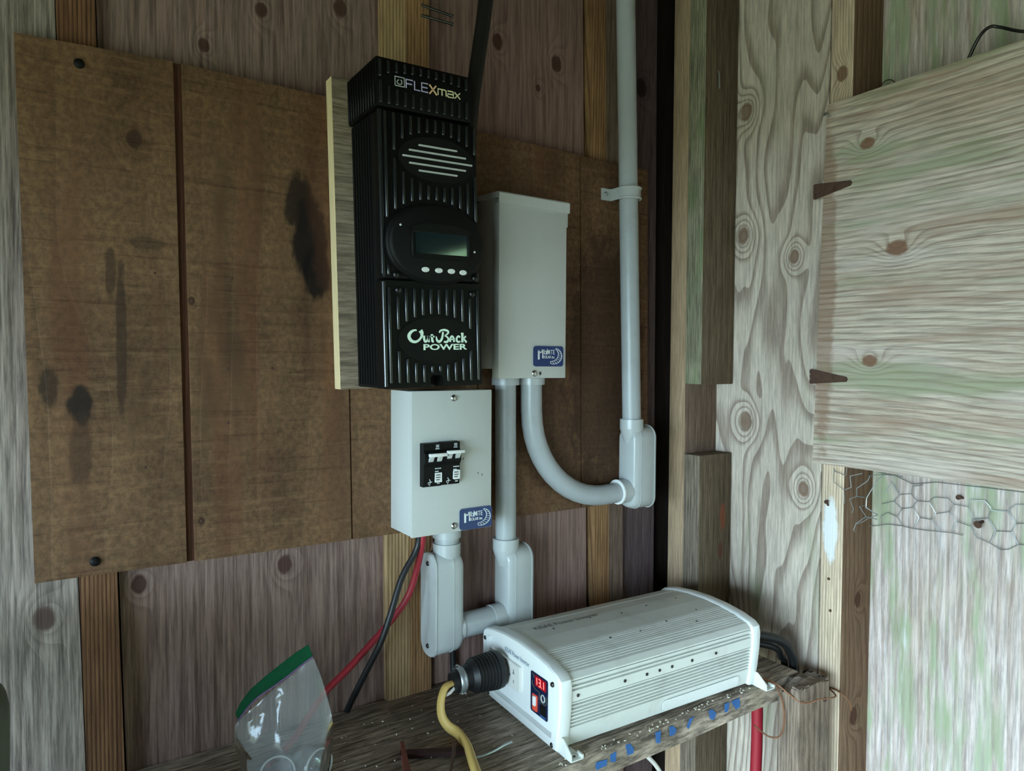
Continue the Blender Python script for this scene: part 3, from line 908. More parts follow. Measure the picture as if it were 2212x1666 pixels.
# ------------------------------------------------------------------ lower breaker box
bx_ = thing('breaker_box', 'small grey steel breaker box with two black breakers below the controller', 'breaker box', (0.4145, 0.865, 1.2545))
obj('body', box(B(), 0.001, 0.1297, 0.0025, 0.072, 0.0005, 0.2040, 0.0012), M['paint'], bx_)
obj('lid', box(B(), 0.0, 0.1305, -0.0005, 0.004, 0.0, 0.2045, 0.0011), M['paint'], bx_)
for i, (x0, dz) in enumerate(((0.0126, 0.0), (0.0414, 0.0006))):
    x1 = x0 + 0.0286
    k_ = B()
    prism(k_, [(0.0, 0.0715), (-0.0105, 0.0715), (-0.0125, 0.085), (-0.0125, 0.1000), (-0.0165, 0.1055), (-0.0165, 0.118), (-0.0125, 0.122), (-0.0125, 0.1318), (0.0, 0.1318)],
          lambda y, z, x0=x0, dz=dz: (x0, y, z + dz), lambda y, z, x1=x1, dz=dz: (x1 - 0.0003, y, z + dz))
    br = obj('breaker', k_, M['black_matt'], bx_, smooth=20)
    br['label'] = ('left' if i == 0 else 'right') + ' black double breaker with white handle bar'
    hz = 0.1168 + (0.0026 if i else 0.0)
    obj('handle_bar', box(B(), x0 + 0.0033 - 0.001 * i, x1 + 0.0022 - 0.0012 * i, -0.0255, -0.0200, hz - 0.0025, hz + 0.0023, 0.0012), M['white_plastic'], br)
    for q in (0.0055, 0.0185):
        lv = B()
        prism(lv, [(-0.015, hz - 0.0075), (-0.0205, hz - 0.0018), (-0.0225, hz + 0.0008), (-0.0245, hz - 0.0006), (-0.0195, hz - 0.0092), (-0.015, hz - 0.0105)],
              lambda y, z, a=x0 + q: (a, y, z), lambda y, z, a=x0 + q + 0.0058: (a, y, z))
        obj('lever', lv, M['silver'], br)
    f = lambda x, z, h: (x, -0.0130 - h, z)
    obj('sticker', plate(B(), rrect(x0 + 0.0172, x0 + 0.0278, 0.0772 + dz * 3, 0.0905 + dz * 3, 0.0003 + 0.0015 * i), -0.0137, -0.0120), M['white_plastic'], br)
    t = B()
    for k, ww in enumerate((0.0072, 0.0072, 0.006)):
        for s in range(4):
            ribbon(t, [(x0 + 0.0186 + s * ww / 4, 0.0874 + dz * 3 - k * 0.0033), (x0 + 0.0186 + (s + 0.78) * ww / 4, 0.0875 + dz * 3 - k * 0.0033)], 0.0015, lambda x, z, h: (x, -0.0137 - h, z), 0.0002)
    obj('lettering', t, M['print_dark'], br, smooth=0)
    t = B()
    f2 = lambda x, z, h: (x, -0.0126 - h, z)
    for zz, a, b in ((0.0965, 0.0175, 0.0275), (0.0925, 0.0175, 0.0232), (0.1290, 0.0190, 0.0240), (0.1268, 0.0190, 0.0240), (0.1242, 0.0182, 0.0245), (0.0757, 0.0205, 0.025)):
        for s in range(4):
            ribbon(t, [(x0 + a + s * (b - a) / 4, zz + dz), (x0 + a + (s + 0.7) * (b - a) / 4, zz + dz)], 0.0014, f2, 0.0003)
    ribbon(t, [(x0 + 0.0085, 0.0822), (x0 + 0.0105, 0.0790), (x0 + 0.0085, 0.0735), (x0 + 0.0063, 0.0772), (x0 + 0.0088, 0.0785), (x0 + 0.0128, 0.0782)], 0.0009, f2, 0.0003)
    obj('lettering', t, M['print_white'], br, smooth=0)['kind'] = 'stuff'
maker_badge(bx_, 0.0762, 0.1305, 0.0010, 0.0322)
for x, z in ((0.0660, 0.1936), (0.0670, 0.0093)):
    screw(bx_, (x, -0.0005, z), (0, -1, 0), 0.0048, M['steel'])
for x, z in ((0.1071, 0.0823), (0.1140, 0.0793), (0.0820, 0.1051)):
    obj('scuff', plate(B(), ellipse(x, z, 0.0009, 0.0015, 8), -0.0008, 0.0), M['print_grey'], bx_)

# ------------------------------------------------------------------ upper rainproof box
ub = thing('combiner_box', 'tall grey steel box with rain lip right of the controller', 'electrical box', (0.56, 0.87, 1.475))
obj('body', box(B(), 0.0015, 0.1262, 0.0175, 0.0668, 0.0145, 0.2740, 0.0012), M['paint'], ub)
obj('lid', box(B(), 0.0, 0.1280, 0.0, 0.0185, 0.0, 0.2640, 0.0012), M['paint'], ub)
obj('rain_lip', prism(B(), [(-0.0020, 0.2618), (-0.0020, 0.2770), (0.0, 0.2792), (0.0660, 0.2830), (0.0660, 0.2760), (0.0005, 0.2700), (0.0005, 0.2618)],
                      lambda y, z: (-0.0012, y, z), lambda y, z: (0.1325, y, z)), M['paint'], ub, smooth=20)
obj('clip', box(B(), 0.1275, 0.1318, 0.0015, 0.012, 0.2400, 0.2630, 0.0012), M['paint'], ub)
maker_badge(ub, 0.0640, 0.1212, 0.0183, 0.0501)
screw(ub, (0.0660, 0.0, 0.0076), (0, -1, 0), 0.0050, M['steel'])
obj('key_hole', plate(B(), ellipse(0.0776, 0.0076, 0.0021, 0.0030, 14), -0.0004, 0.0005), M['dark_steel'], ub)
kn = B()
prism(kn, ellipse(0.042, 0.057, 0.008, 0.010, 24), lambda y, z: (0.0016, y, z), lambda y, z: (0.0008, y, z))
obj('knockout', kn, M['paint'], ub)

# ------------------------------------------------------------------ conduits and fittings
CR = 0.0167


def conduit_body(label, hx, hy, hz, x0, x1, cover, out_z, z_bot, out_len):
    """conduit elbow body hung from hub axis (hx, hy), hub mouth at hz; cover = -1 / +1 gives its lid side, outlet opposite"""
    t = thing('conduit_elbow', label, 'conduit fitting', (hx, hy, z_bot), group='grey plastic conduit elbow bodies')
    zt, w = hz - 0.0135 - z_bot, 0.0235
    a, b = x0 - hx, x1 - hx
    bd = B()
    sec_ = rrect(-w, w, 0.0, zt, 0.0195, 7)
    rr = [[bd.verts.new((x, y * s + 0.0, (z - zt / 2) * (1 - (1 - s) * 0.4) + zt / 2)) for y, z in sec_] for x, s in (((a, 0.98), (a + 0.001, 1.0), (b - 0.012, 1.0), (b - 0.0065, 0.965), (b - 0.0025, 0.89), (b - 0.0006, 0.82), (b, 0.76)) if cover < 0 else
                                                                                                                                 ((a, 0.76), (a + 0.0006, 0.82), (a + 0.0025, 0.89), (a + 0.0065, 0.965), (a + 0.012, 1.0), (b - 0.001, 1.0), (b, 0.98)))]
    n = len(sec_)
    for p, q in zip(rr, rr[1:]):
        for k in range(n):
            bd.faces.new((p[k], p[(k + 1) % n], q[(k + 1) % n], q[k]))
    bd.faces.new(rr[0][::-1])
    bd.faces.new(rr[-1])
    obj('body', bd, M['pvc'], t, smooth=50)
    hb = B()
    tube(hb, [(0, 0, hz - z_bot), (0, 0, hz - z_bot - 0.0165), (0, 0, zt - 0.004), (0, 0, zt - 0.030)], [0.0212, 0.0212, 0.0212, 0.013], 28)
    obj('hub', hb, M['pvc'], t)
    rim = B()
    cyl(rim, (0, 0, hz - z_bot + 0.0002), (0, 0, hz - z_bot - 0.003), 0.0188, 28)
    obj('hub_mouth', rim, M['pvc_cond'], t)
    xs = b if cover < 0 else a
    sgn = 1 if cover < 0 else -1
    ob = B()
    tube(ob, [(xs - sgn * 0.006, 0, out_z - z_bot), (xs + sgn * out_len, 0, out_z - z_bot)], [0.0212, 0.0212], 28)
    obj('outlet_hub', ob, M['pvc'], t)
    sm = B()
    xm = a + (b - a) * (0.60 if cover < 0 else 0.30)
    prism(sm, rrect(-w - 0.0007, w + 0.0007, -0.0007, zt + 0.0007, 0.0198, 7), lambda y, z: (xm - 0.0005, y, z), lambda y, z: (xm + 0.0005, y, z))
    obj('mould_seam', sm, M['pvc'], t)
    xc = a if cover < 0 else b
    cv = B()
    prism(cv, rrect(-w - 0.001, w + 0.001, -0.002, zt + 0.002, 0.021, 7), lambda y, z: (xc, y, z), lambda y, z: (xc + 0.0032 * (-1 if cover < 0 else 1), y * 0.97, (z - zt / 2) * 0.985 + zt / 2))
    c_ = obj('cover', cv, M['pvc'], t)
    for zz in (0.014, zt - 0.014):
        screw(c_, (xc + 0.0030 * (-1 if cover < 0 else 1), 0, zz), (-1 if cover < 0 else 1, 0, 0), 0.0038, M['dark_steel'])
    return t


conduit_body('grey plastic conduit elbow hanging under the breaker box, cover facing left', 0.4990, 0.918, 1.2255, 0.4703, 0.5178, -1, 1.092, 1.0590, 0.004)
conduit_body('grey plastic conduit elbow at the foot of the straight conduit, half behind the inverter', 0.6066, 0.918, 1.2175, 0.5980, 0.6410, 1, 1.092, 1.0530, 0.020)
conduit_body('grey plastic conduit elbow at the foot of the tall conduit near the corner', 0.8735, 0.9115, 1.3985, 0.8615, 0.9085, 1, 1.2690, 1.2365, 0.020)

ad = thing('conduit_adapter', 'short grey threaded adapter between breaker box and conduit elbow', 'conduit fitting', (0.4990, 0.918, 1.2235))
obj('sleeve', cyl(B(), (0, 0, 0.0105), (0, 0, 0.0305), 0.0218, 28), M['pvc'], ad)
obj('neck', cyl(B(), (0, 0, 0.0), (0, 0, 0.0105), 0.0185, 28), M['pvc_cond'], ad)
nip = B()
tube(nip, [(0.5150, 0.918, 1.092), (0.5815, 0.918, 1.092)], [0.0190, 0.0190], 28)
tag(obj('conduit_nipple', nip, M['pvc_cond']), 'short horizontal grey pipe joining the two lower conduit elbows', 'pipe')

sc_t = thing('straight_conduit', 'straight grey conduit dropping from the upper box', 'pipe', (0.6043, 0.918, 1.2110))
obj('pipe', cyl(B(), (0.0023, 0, 0.0), (0.0, 0, 0.262), CR, 28), M['pvc_cond'], sc_t)
obj('collar', tube(B(), [(0, 0, 0.2525), (0, 0, 0.2640)], [0.0222, 0.0222], 28), M['pvc'], sc_t)

bc = thing('bent_conduit', 'grey conduit sweeping in a curve from the upper box to the corner', 'pipe', (0.6548, 0.918, 1.2500))
pts = [(0.0, 0, 0.223), (0.0005, 0, 0.170)]
Rb = 0.150
for k in range(0, 13):
    a = math.radians(90 * k / 12)
    pts.append((0.001 + Rb - Rb * math.cos(a), -0.0065 * k / 12, 0.167 - Rb * math.sin(a)))
pts.append((0.2060, -0.0065, 0.0185))
obj('pipe', tube(B(), pts, CR * 1.05, 28), M['pvc_cond'], bc, smooth=60)
obj('collar', tube(B(), [(0, 0, 0.2135), (0, 0, 0.2250)], [0.0222, 0.0222], 28), M['pvc'], bc)
rg = B()
tube(rg, [(0.1840, -0.0065, 0.019), (0.1868, -0.0065, 0.019)], [0.0222, 0.0222], 28)
obj('rim', rg, M['white_plastic'], bc)

tc = thing('tall_conduit', 'tall grey conduit running up the wall beside the corner', 'pipe', (0.8735, 0.9115, 1.3950))
obj('pipe', cyl(B(), (0, 0, 0), (-0.0370, 0, CEIL_Z - 1.395), CR, 28), M['pvc_cond'], tc)
st = thing('conduit_strap', 'one-hole grey strap holding the tall conduit', 'strap', (0.8595, 0.9115, 1.7885))
sp = B()
arc = [(0.0215 * math.cos(math.radians(d)), 0.0225 * math.sin(math.radians(d))) for d in range(0, -181, -12)]
arc = [(0.0215, 0.0245)] + arc + [(-0.0215, 0.0205), (-0.0255, 0.0225), (-0.0400, 0.0225), (-0.0420, 0.0235), (-0.0420, 0.0255), (-0.0200, 0.0255), (-0.0185, 0.0225)]
arc += [(0.0188 * math.cos(math.radians(d)), 0.0195 * math.sin(math.radians(d))) for d in range(-180, 1, 12)] + [(0.0188, 0.0245)]
prism(sp, arc, lambda x, y: (x, y, 0.0), lambda x, y: (x, y, 0.0205))
obj('band', sp, M['pvc'], st, smooth=30)
for zz in (0.0, 0.0175):
    e_ = B()
    tube(e_, [(0.0212 * math.cos(math.radians(d)), 0.0220 * math.sin(math.radians(d)), zz + 0.0015) for d in range(0, -181, -10)], 0.0022, 8)
    obj('band_rim', e_, M['pvc'], st)
screw(st, (-0.0335, 0.0225, 0.0105), (0, -1, 0), 0.0042, M['zinc'])


# ------------------------------------------------------------------ shelf, post
SZ = 0.99
sh = thing('shelf', 'dusty grey plank shelf with blue painted marks on its front edge', 'shelf', (0, 0, SZ))
sb = box(B(), LEFT_X + 0.01, 1.030, 0.669, 0.9585, -0.036, 0.0, 0.003, 2)
bmesh.ops.subdivide_edges(sb, edges=[e for e in sb.edges if abs(e.verts[0].co.x - e.verts[1].co.x) > 1.0], cuts=60)
rs = random.Random(3)
for v in sb.verts:                                   # worn, rounded front arris
    if v.co.y < 0.675 and v.co.z > -0.006:
        k = rs.random()
        v.co.z -= 0.0035 * k
        v.co.y += 0.003 * k
    v.co.z += 0.0006 * math.sin(v.co.x * 23)
obj('plank', sb, M['shelf'], sh)
BLUE = [[(0.5836, 0.9765), (0.5865, 0.9793), (0.6041, 0.9774), (0.6032, 0.9693), (0.5857, 0.9686)], [(0.609, 0.9811), (0.62, 0.983), (0.6192, 0.9687), (0.6101, 0.9716)], [(0.6362, 0.9902), (0.6445, 0.9892), (0.652, 0.9768), (0.651, 0.97), (0.6406, 0.971)], [(0.6925, 0.9912), (0.7036, 0.9903), (0.7029, 0.9688), (0.6951, 0.9704)], [(0.7204, 0.991), (0.7273, 0.9898), (0.7355, 0.9784), (0.7311, 0.9716), (0.7219, 0.9727)], [(0.7622, 0.9921), (0.7718, 0.9927), (0.7672, 0.9823), (0.7603, 0.971), (0.7566, 0.9754)], [(0.8036, 0.9904), (0.8111, 0.9909), (0.8203, 0.9772), (0.8154, 0.9692), (0.8066, 0.9726)], [(0.8391, 0.9944), (0.8495, 0.9933), (0.8474, 0.973), (0.8396, 0.9726)], [(0.8535, 0.9922), (0.8735, 0.9903), (0.8753, 0.9722), (0.866, 0.9704)]]
for poly in BLUE:
    pl = B()
    prism(pl, [(x, min(z, 0.9862) - SZ) for x, z in poly], lambda x, z: (x, 0.6692, z), lambda x, z: (x, 0.6686, z))
    obj('paint_mark', pl, M['blue_paint'], sh, smooth=0)

pp = thing('post', 'short split grey post standing at the right end of the shelf', 'post', (0.968, 0.6300, 0.0))
pbm = box(B(), 0.0, 0.084, 0.0, 0.038, 0.0, 0.987, 0.002, 1)
bmesh.ops.subdivide_edges(pbm, edges=pbm.edges[:], cuts=5, use_grid_fill=True)
rs = random.Random(5)
for v in pbm.verts:                                   # broken, flaky top
    if v.co.z > 0.98:
        v.co.z += rs.uniform(-0.006, 0.003) - (0.010 if v.co.x < 0.02 and v.co.y > 0.015 else 0.0)
obj('timber', pbm, M['post'], pp, smooth=25)
screw(pp, (0.07, 0.0, 0.955), (0, -1, 0), 0.004, M['rust'], 'nail_head')

# ------------------------------------------------------------------ inverter
iv = thing('power_inverter', 'white aluminium power inverter with ribbed housing on the shelf', 'inverter', (0.545, 0.7920, SZ), (0, 0, math.radians(-2.6)))
LEN = 0.385
# half outline (y, z) from bottom right, up the side, over the arch, down the left
half = [(-0.0925, 0.005), (-0.0970, 0.030), (-0.1005, 0.060), (-0.1015, 0.085), (-0.0995, 0.0955), (-0.0920, 0.1010), (-0.0700, 0.1070), (-0.0350, 0.1115), (0.0, 0.1130)]
outl = half + [(-y, z) for y, z in half[-2::-1]]


def resample(P, d):
    out = [P[0]]
    for a, b in zip(P, P[1:]):
        L = math.dist(a, b)
        n = max(1, int(L / d))
        out += [(a[0] + (b[0] - a[0]) * k / n, a[1] + (b[1] - a[1]) * k / n) for k in range(1, n + 1)]
    return out


fine = resample(outl, 0.0006)
prof = []
for i, (y, z) in enumerate(fine):
    a, b = fine[max(0, i - 1)], fine[min(len(fine) - 1, i + 1)]
    tx, tz = b[0] - a[0], b[1] - a[1]
    L = math.hypot(tx, tz)
    nx, nz = tz / L, -tx / L                          # points inward when running up the right side
    d = 0.0
    if y < -0.088 and z < 0.094:                       # side fins
        if 0.030 < z < 0.066 and ((z - 0.030) % 0.0050) < 0.0026:
            d = 0.0050
        if 0.081 < z < 0.0935 and ((z - 0.081) % 0.0058) < 0.0024:
            d = 0.0045
    if z > 0.1 and -0.088 < y < -0.038 and ((y + 0.088) % 0.0046) < 0.0014:
        d = 0.0009
    if z > 0.1 and 0.062 < y < 0.064:
        d = 0.0012
    prof.append((y + nx * d, z + nz * d))
bd = B()
prism(bd, prof, lambda y, z: (0.016, y, z), lambda y, z: (LEN - 0.012, y, z))
housing = obj('housing', bd, M['white_paint'], iv, smooth=25)


def end_cap(x0, x1, name):
    sx = [(y * 1.035, z * 1.02 + (0.0005 if z > 0.02 else -0.003)) for y, z in resample(outl, 0.008)]
    c = B()
    rr = []
    for x, s in ((x0, 0.965), (x0 + 0.0022, 0.992), (x0 + 0.005, 1.0), (x1 - 0.003, 1.0), (x1, 0.985)):
        rr.append([c.verts.new((x, y * s, (z - 0.055) * s + 0.055)) for y, z in sx])
    n = len(sx)
    for p, q in zip(rr, rr[1:]):
        for k in range(n):
            c.faces.new((p[k], p[(k + 1) % n], q[(k + 1) % n], q[k]))
    # recessed face plate
    inner = [c.verts.new((x0, y * 0.865, (z - 0.055) * 0.80 + 0.0575)) for y, z in sx]
    deep = [c.verts.new((x0 + 0.0075, y * 0.850, (z - 0.055) * 0.785 + 0.0580)) for y, z in sx]
    for p, q in ((rr[0], inner), (inner, deep)):
        for k in range(n):
            c.faces.new((p[(k + 1) % n], p[k], q[k], q[(k + 1) % n]))
    c.faces.new(deep)
    c.faces.new(rr[-1])
    return obj(name, c, M['white_plastic'], iv, smooth=28)


front = end_cap(0.0, 0.019, 'end_cap')
front['label'] = 'white front end plate with outlet and control panel'
end_cap(LEN - 0.018, LEN, 'end_cap')
for y, z in ((-0.086, 0.088), (-0.086, 0.0075), (0.097, 0.088), (0.086, 0.0075)):
    screw(front, (0.0006, y * 0.985, z), (-1, 0, 0), 0.0034, M['dark_steel'])
fx = 0.0075
# control panel
cp = obj('control_panel', plate_x(B(), rrect(-0.0690, -0.0275, 0.0265, 0.0825, 0.003), fx - 0.0010, fx), M['navy'], front)
cp.location.y = 0.0042
F_ = lambda a, b, h: (fx - 0.0010 - h, -0.0275 - a, b)            # a runs to the reader's right
obj('display_window', plate_x(B(), rrect(-0.0655, -0.0385, 0.0652, 0.0800, 0.0015), fx - 0.0014, fx - 0.0005), M['led_window'], cp)
dg_ = B()
DF = lambda a, b, h: (fx - 0.0014 - h, -0.0275 - a, b)
for l in ([(0.0165, 0.0680), (0.0160, 0.0775)], [(0.0205, 0.0775), (0.0248, 0.0775), (0.0252, 0.0680), (0.0208, 0.0680)], [(0.0210, 0.0728), (0.0250, 0.0728)], [(0.0330, 0.0680), (0.0325, 0.0775)], [(0.0276, 0.0680), (0.0284, 0.0680)]):
    ribbon(dg_, l, 0.0013, DF, 0.0002)
dgo = obj('digits', dg_, M['led_red'], cp, smooth=0)
dgo['label'] = 'glowing red digits 13.1'
ln = B()
for l in ([(0.0035, 0.0790), (0.0080, 0.0790), (0.0080, 0.0745)], [(0.0045, 0.0700), (0.0050, 0.0640), (0.0120, 0.0600), (0.0215, 0.0600), (0.0230, 0.0540), (0.0270, 0.0480), (0.0345, 0.0470), (0.0390, 0.0500), (0.0390, 0.0600)]):
    ribbon(ln, l, 0.0007, F_, 0.0003)
obj('panel_line', ln, M['print_olive'], cp, smooth=0)
rgb = B()
tor = [(fx - 0.0012, -0.0275 - (0.0310 + 0.0042 * math.cos(t)), 0.0545 + 0.0048 * math.sin(t)) for t in [2 * math.pi * k / 20 for k in range(21)]]
tube(rgb, tor, 0.0009, 8, cap=False)
obj('button_ring', rgb, M['silver'], cp)
sw = obj('rocker_switch', plate_x(B(), rrect(-0.0455, -0.0333, 0.0300, 0.0530, 0.002), fx - 0.0022, fx - 0.0005), M['orange_red'], cp)
obj('rocker', box(B(), fx - 0.0050, fx - 0.0015, -0.0433, -0.0373, 0.0380, 0.0515, 0.0008, 1), M['white_plastic'], sw)
prt = obj('remote_port', plate_x(B(), rrect(-0.0650, -0.0520, 0.0315, 0.0450, 0.0012), fx - 0.0014, fx - 0.0005), M['dark_panel'], cp)
lb = B()
for k in range(5):
    ribbon(lb, [(0.0250 + k * 0.0026, 0.0292), (0.0268 + k * 0.0026, 0.0292)], 0.0022, F_, 0.0003)
obj('panel_print', lb, M['blue_paint'], cp, smooth=0)
# outlet and lettering
ol = obj('outlet', plate_x(B(), rrect(-0.0015, 0.0800, 0.0395, 0.0765, 0.002), fx - 0.0045, fx), M['outlet'], front)
ol.location.y = 0.003
sl = B()
for a, b, w, h in ((0.0135, 0.0650, 0.0012, 0.0060), (0.0135, 0.0505, 0.0012, 0.0045), (0.0235, 0.0575, 0.0030, 0.0040)):
    plate_x(sl, rrect(a - w / 2, a + w / 2, b - h / 2, b + h / 2, 0.0004, 2), fx - 0.0049, fx - 0.0044)
plate_x(sl, rrect(0.0110, 0.0160, 0.0618, 0.0630, 0.0003, 2), fx - 0.0049, fx - 0.0044)
obj('slot', sl, M['print_grey'], ol)
T_ = lambda a, b, h: (fx - h, 0.0035 - a, b)
obj('lettering', lettering(B(), 'KISAE Power Inverter', T_, -0.0440, 0.0835, 0.0660, 0.0072, 0.0), M['print_blue'], front, smooth=0)
tl = B()
lettering(tl, 'KISAE Power Inverter', lambda a, b, h: (a, b, 0.1133 - 0.0038 * (b / 0.055) ** 2), 0.050, 0.0290, 0.120, 0.0125, 0.0)
obj('lettering', tl, M['print_grey'], housing, smooth=0)


def top_z(y):
    for (a, za), (b, zb) in zip(outl, outl[1:]):
        if za > 0.09 and zb > 0.09 and a <= y <= b:
            return za + (zb - za) * (y - a) / (b - a)
    return 0.11


for x, y in ((0.075, 0.020), (0.150, 0.028), (0.205, 0.018), (0.262, 0.024), (0.330, 0.026), (0.13, -0.045), (0.185, -0.048), (0.245, -0.040), (0.32, -0.030), (0.29, -0.060)):
    z = top_z(y)
    cyl_ = B()
    tube(cyl_, [(x, y, z - 0.0006), (x, y, z + 0.0007)], [0.0017, 0.0012], 8)
    obj('rivet', cyl_, M['dark_steel'], housing)
for x in (0.030, 0.110, 0.150, 0.174, 0.198, 0.238, 0.288):
    screw(housing, (x, -0.1014, 0.0735), (0, -1, 0), 0.0022, M['dark_steel'])
lbl = B()
plate(lbl, rrect(0.185, 0.345, 0.0085, 0.0245, 0.006), -0.0958, -0.0950)
for v in lbl.verts:
    v.co.y -= (v.co.z - 0.010) * 0.16
obj('blank_label', lbl, M['white_plastic'], housing)
for x in (0.006, LEN - 0.004):                                     # folded mounting feet
    ft = B()
    prism(ft, [(-0.121, 0.0), (-0.121, 0.0095), (-0.104, 0.0230), (-0.090, 0.0230), (-0.090, 0.0060), (0.095, 0.0060), (0.104, 0.0200), (0.119, 0.0095), (0.119, 0.0)],
          lambda y, z, x=x: (x - 0.001, y, z), lambda y, z, x=x: (x + 0.0006, y, z))
    box(ft, x, x + 0.019, -0.121, -0.088, 0.0, 0.0016)
    box(ft, x, x + 0.019, 0.088, 0.119, 0.0, 0.0016)
    box(ft, x + 0.0165, x + 0.019, -0.121, -0.110, 0.0, 0.006)
    foot = obj('mounting_foot', ft, M['white_paint'], iv, smooth=0)
    screw(foot, (x + 0.010, -0.112, 0.0016), (0, 0, 1), 0.0042, M['steel'])

# ------------------------------------------------------------------ plug and its yellow cable
pg = thing('power_plug', 'big black ribbed power plug pushed into the inverter outlet', 'plug', (0.5415, 0.8400, 1.0485), (0, 0, math.radians(-2.6)))
prof_p = [(0.002, 0.0262), (-0.003, 0.0270)]
for k in range(7):
    x = -0.005 - k * 0.0050
    prof_p += [(x, 0.0272 - k * 0.0004), (x - 0.0026, 0.0272 - k * 0.0004), (x - 0.0030, 0.0258 - k * 0.0004), (x - 0.0046, 0.0258 - k * 0.0004)]
prof_p += [(-0.0405, 0.0245), (-0.0440, 0.0220), (-0.0480, 0.0190)]
obj('body', tube(B(), [(x, 0, 0) for x, r in prof_p], [r for x, r in prof_p], 36), M['rubber'], pg, smooth=28)
nk = B()
tube(nk, [(-0.046, 0, 0), (-0.055, 0, -0.001), (-0.066, 0, -0.002), (-0.074, 0, -0.003)], [0.0185, 0.0165, 0.0155, 0.0140], 24)
obj('neck', nk, M['rubber'], pg)
clp = B()
tube(clp, [(-0.062 + 0.0, 0.0172 * math.cos(math.radians(d)), 0.0172 * math.sin(math.radians(d)) - 0.0015) for d in range(-60, 241, 15)], 0.0024, 6, cap=True)
for v in clp.verts:
    v.co.x = -0.062 + (v.co.x + 0.062) * 2.2
clamp = obj('cable_clamp', clp, M['zinc'], pg)
screw(clamp, (-0.062, -0.012, -0.0160), (0, -1, -0.4), 0.0040, M['steel'])
screw(clamp, (-0.064, 0.004, 0.0165), (0, -0.3, 1), 0.0036, M['steel'])
obj('white_conductor', tube(B(), [(-0.071, -0.004, -0.008), (-0.080, -0.006, -0.013), (-0.086, -0.004, -0.016)], 0.0022, 8), M['white_ins'], pg)
yc = B()
pth = smooth_path([(0.4690, 0.8430, 1.0460), (0.4560, 0.8420, 1.0430), (0.4470, 0.8380, 1.0280), (0.4440, 0.8300, 1.0110), (0.4480, 0.8180, 1.0000), (0.4540, 0.8020, 0.9960), (0.4480, 0.7660, 0.9960), (0.4370, 0.7350, 0.9960), (0.4250, 0.7020, 0.9970), (0.4140, 0.6720, 0.9985), (0.4080, 0.6560, 0.9920), (0.4050, 0.6440, 0.9500), (0.4060, 0.6440, 0.8600)], 6)
tube(yc, pth, [0.0058 + 0.0032 * min(1.0, i / 40) for i in range(len(pth))], 14, flat=0.62)
tag(obj('yellow_cable', yc, M['yellow_ins'], smooth=60), 'flat yellow cable hanging from the plug over the shelf edge', 'cable')

# ------------------------------------------------------------------ loose cables
rc = B()
tube(rc, smooth_path([(0.4520, 0.903, 1.2560), (0.4515, 0.906, 1.2340), (0.4500, 0.918, 1.1960), (0.4410, 0.928, 1.1540), (0.4200, 0.934, 1.1220), (0.3830, 0.936, 1.0880), (0.3480, 0.936, 1.0590), (0.3160, 0.934, 1.0370), (0.2850, 0.914, 1.0180), (0.2660, 0.905, 1.0020), (0.2450, 0.890, 0.9955), (0.2200, 0.872, 0.9950)], 6), 0.0048, 12)
tag(obj('red_cable', rc, M['red_ins'], smooth=60), 'red cable curving from breaker box down behind the plastic bag', 'cable')
kc = B()
tube(kc, smooth_path([(0.4470, 0.905, 1.2560), (0.4440, 0.908, 1.2260), (0.4200, 0.908, 1.1870), (0.4000, 0.904, 1.1370), (0.3870, 0.908, 1.0990), (0.3735, 0.922, 1.0600), (0.3570, 0.940, 1.0120), (0.3530, 0.950, 0.9925)], 6), 0.0046, 12)
tag(obj('black_cable', kc, M['black_ins'], smooth=60), 'black cable dropping straight from breaker box to the shelf crossing the red one', 'cable')
bw = B()
tube(bw, smooth_path([(0.466, 0.925, 1.2555), (0.476, 0.927, 1.243), (0.4800, 0.929, 1.222), (0.4760, 0.931, 1.195), (0.4790, 0.932, 1.15)], 6), 0.0014, 8)
tag(obj('brown_wire', bw, M['brown_ins']), 'thin brown wire looping under the breaker box', 'wire')
vb = B()
tube(vb, smooth_path([(0.5240, 0.930, 1.2555), (0.5265, 0.940, 1.20), (0.5270, 0.948, 1.10), (0.5280, 0.950, 1.02), (0.5280, 0.945, 0.9950)], 6), 0.0050, 10)
tag(obj('black_cable', vb, M['black_ins']), 'black cable hidden behind the left conduit elbow', 'cable')
hose = B()
tube(hose, smooth_path([(0.4990, 0.870, 1.7720), (0.5110, 0.880, 1.7830), (0.5210, 0.895, 1.8200), (0.5290, 0.900, 1.8800), (0.5375, 0.900, 1.9372), (0.5455, 0.900, 1.9870), (0.5535, 0.900, 2.0438), (0.5680, 0.900, 2.15), (0.5950, 0.900, 2.30), (0.6200, 0.900, 2.45)], 6), 0.0112, 16)
tag(obj('black_hose', hose, M['rubber'], smooth=60), 'thick black cable rising behind the charge controller', 'cable')
for k, (dz, r, lab) in enumerate(((0.0, 0.0080, 'thick black cable looping out of the inverter back end'), (-0.016, 0.0060, 'lower black cable leaving the inverter back end'))):
    q = B()
    tube(q, smooth_path([(0.937, 0.735 + 0.02 * k, 1.042 + dz), (0.950, 0.730 + 0.02 * k, 1.047 + dz), (0.985, 0.712 + 0.012 * k, 1.044 + dz), (1.020, 0.700 + 0.01 * k, 1.032 + dz), (1.038, 0.694 + 0.018 * k, 1.012 + dz), (1.048, 0.692 + 0.018 * k, 0.97), (1.051, 0.692 + 0.018 * k, 0.80), (1.051, 0.692 + 0.018 * k, 0.55)], 6), r, 12)
    tag(obj('battery_cable', q, M['black_ins'], smooth=60), lab, 'cable')
lug = B()
tube(lug, [(0.9345, 0.715, 1.052), (0.952, 0.713, 1.053)], [0.0085, 0.0075], 14)
tag(obj('cable_lug', lug, M['outlet']), 'pale terminal boot on the inverter back end', 'terminal')
rp = B()
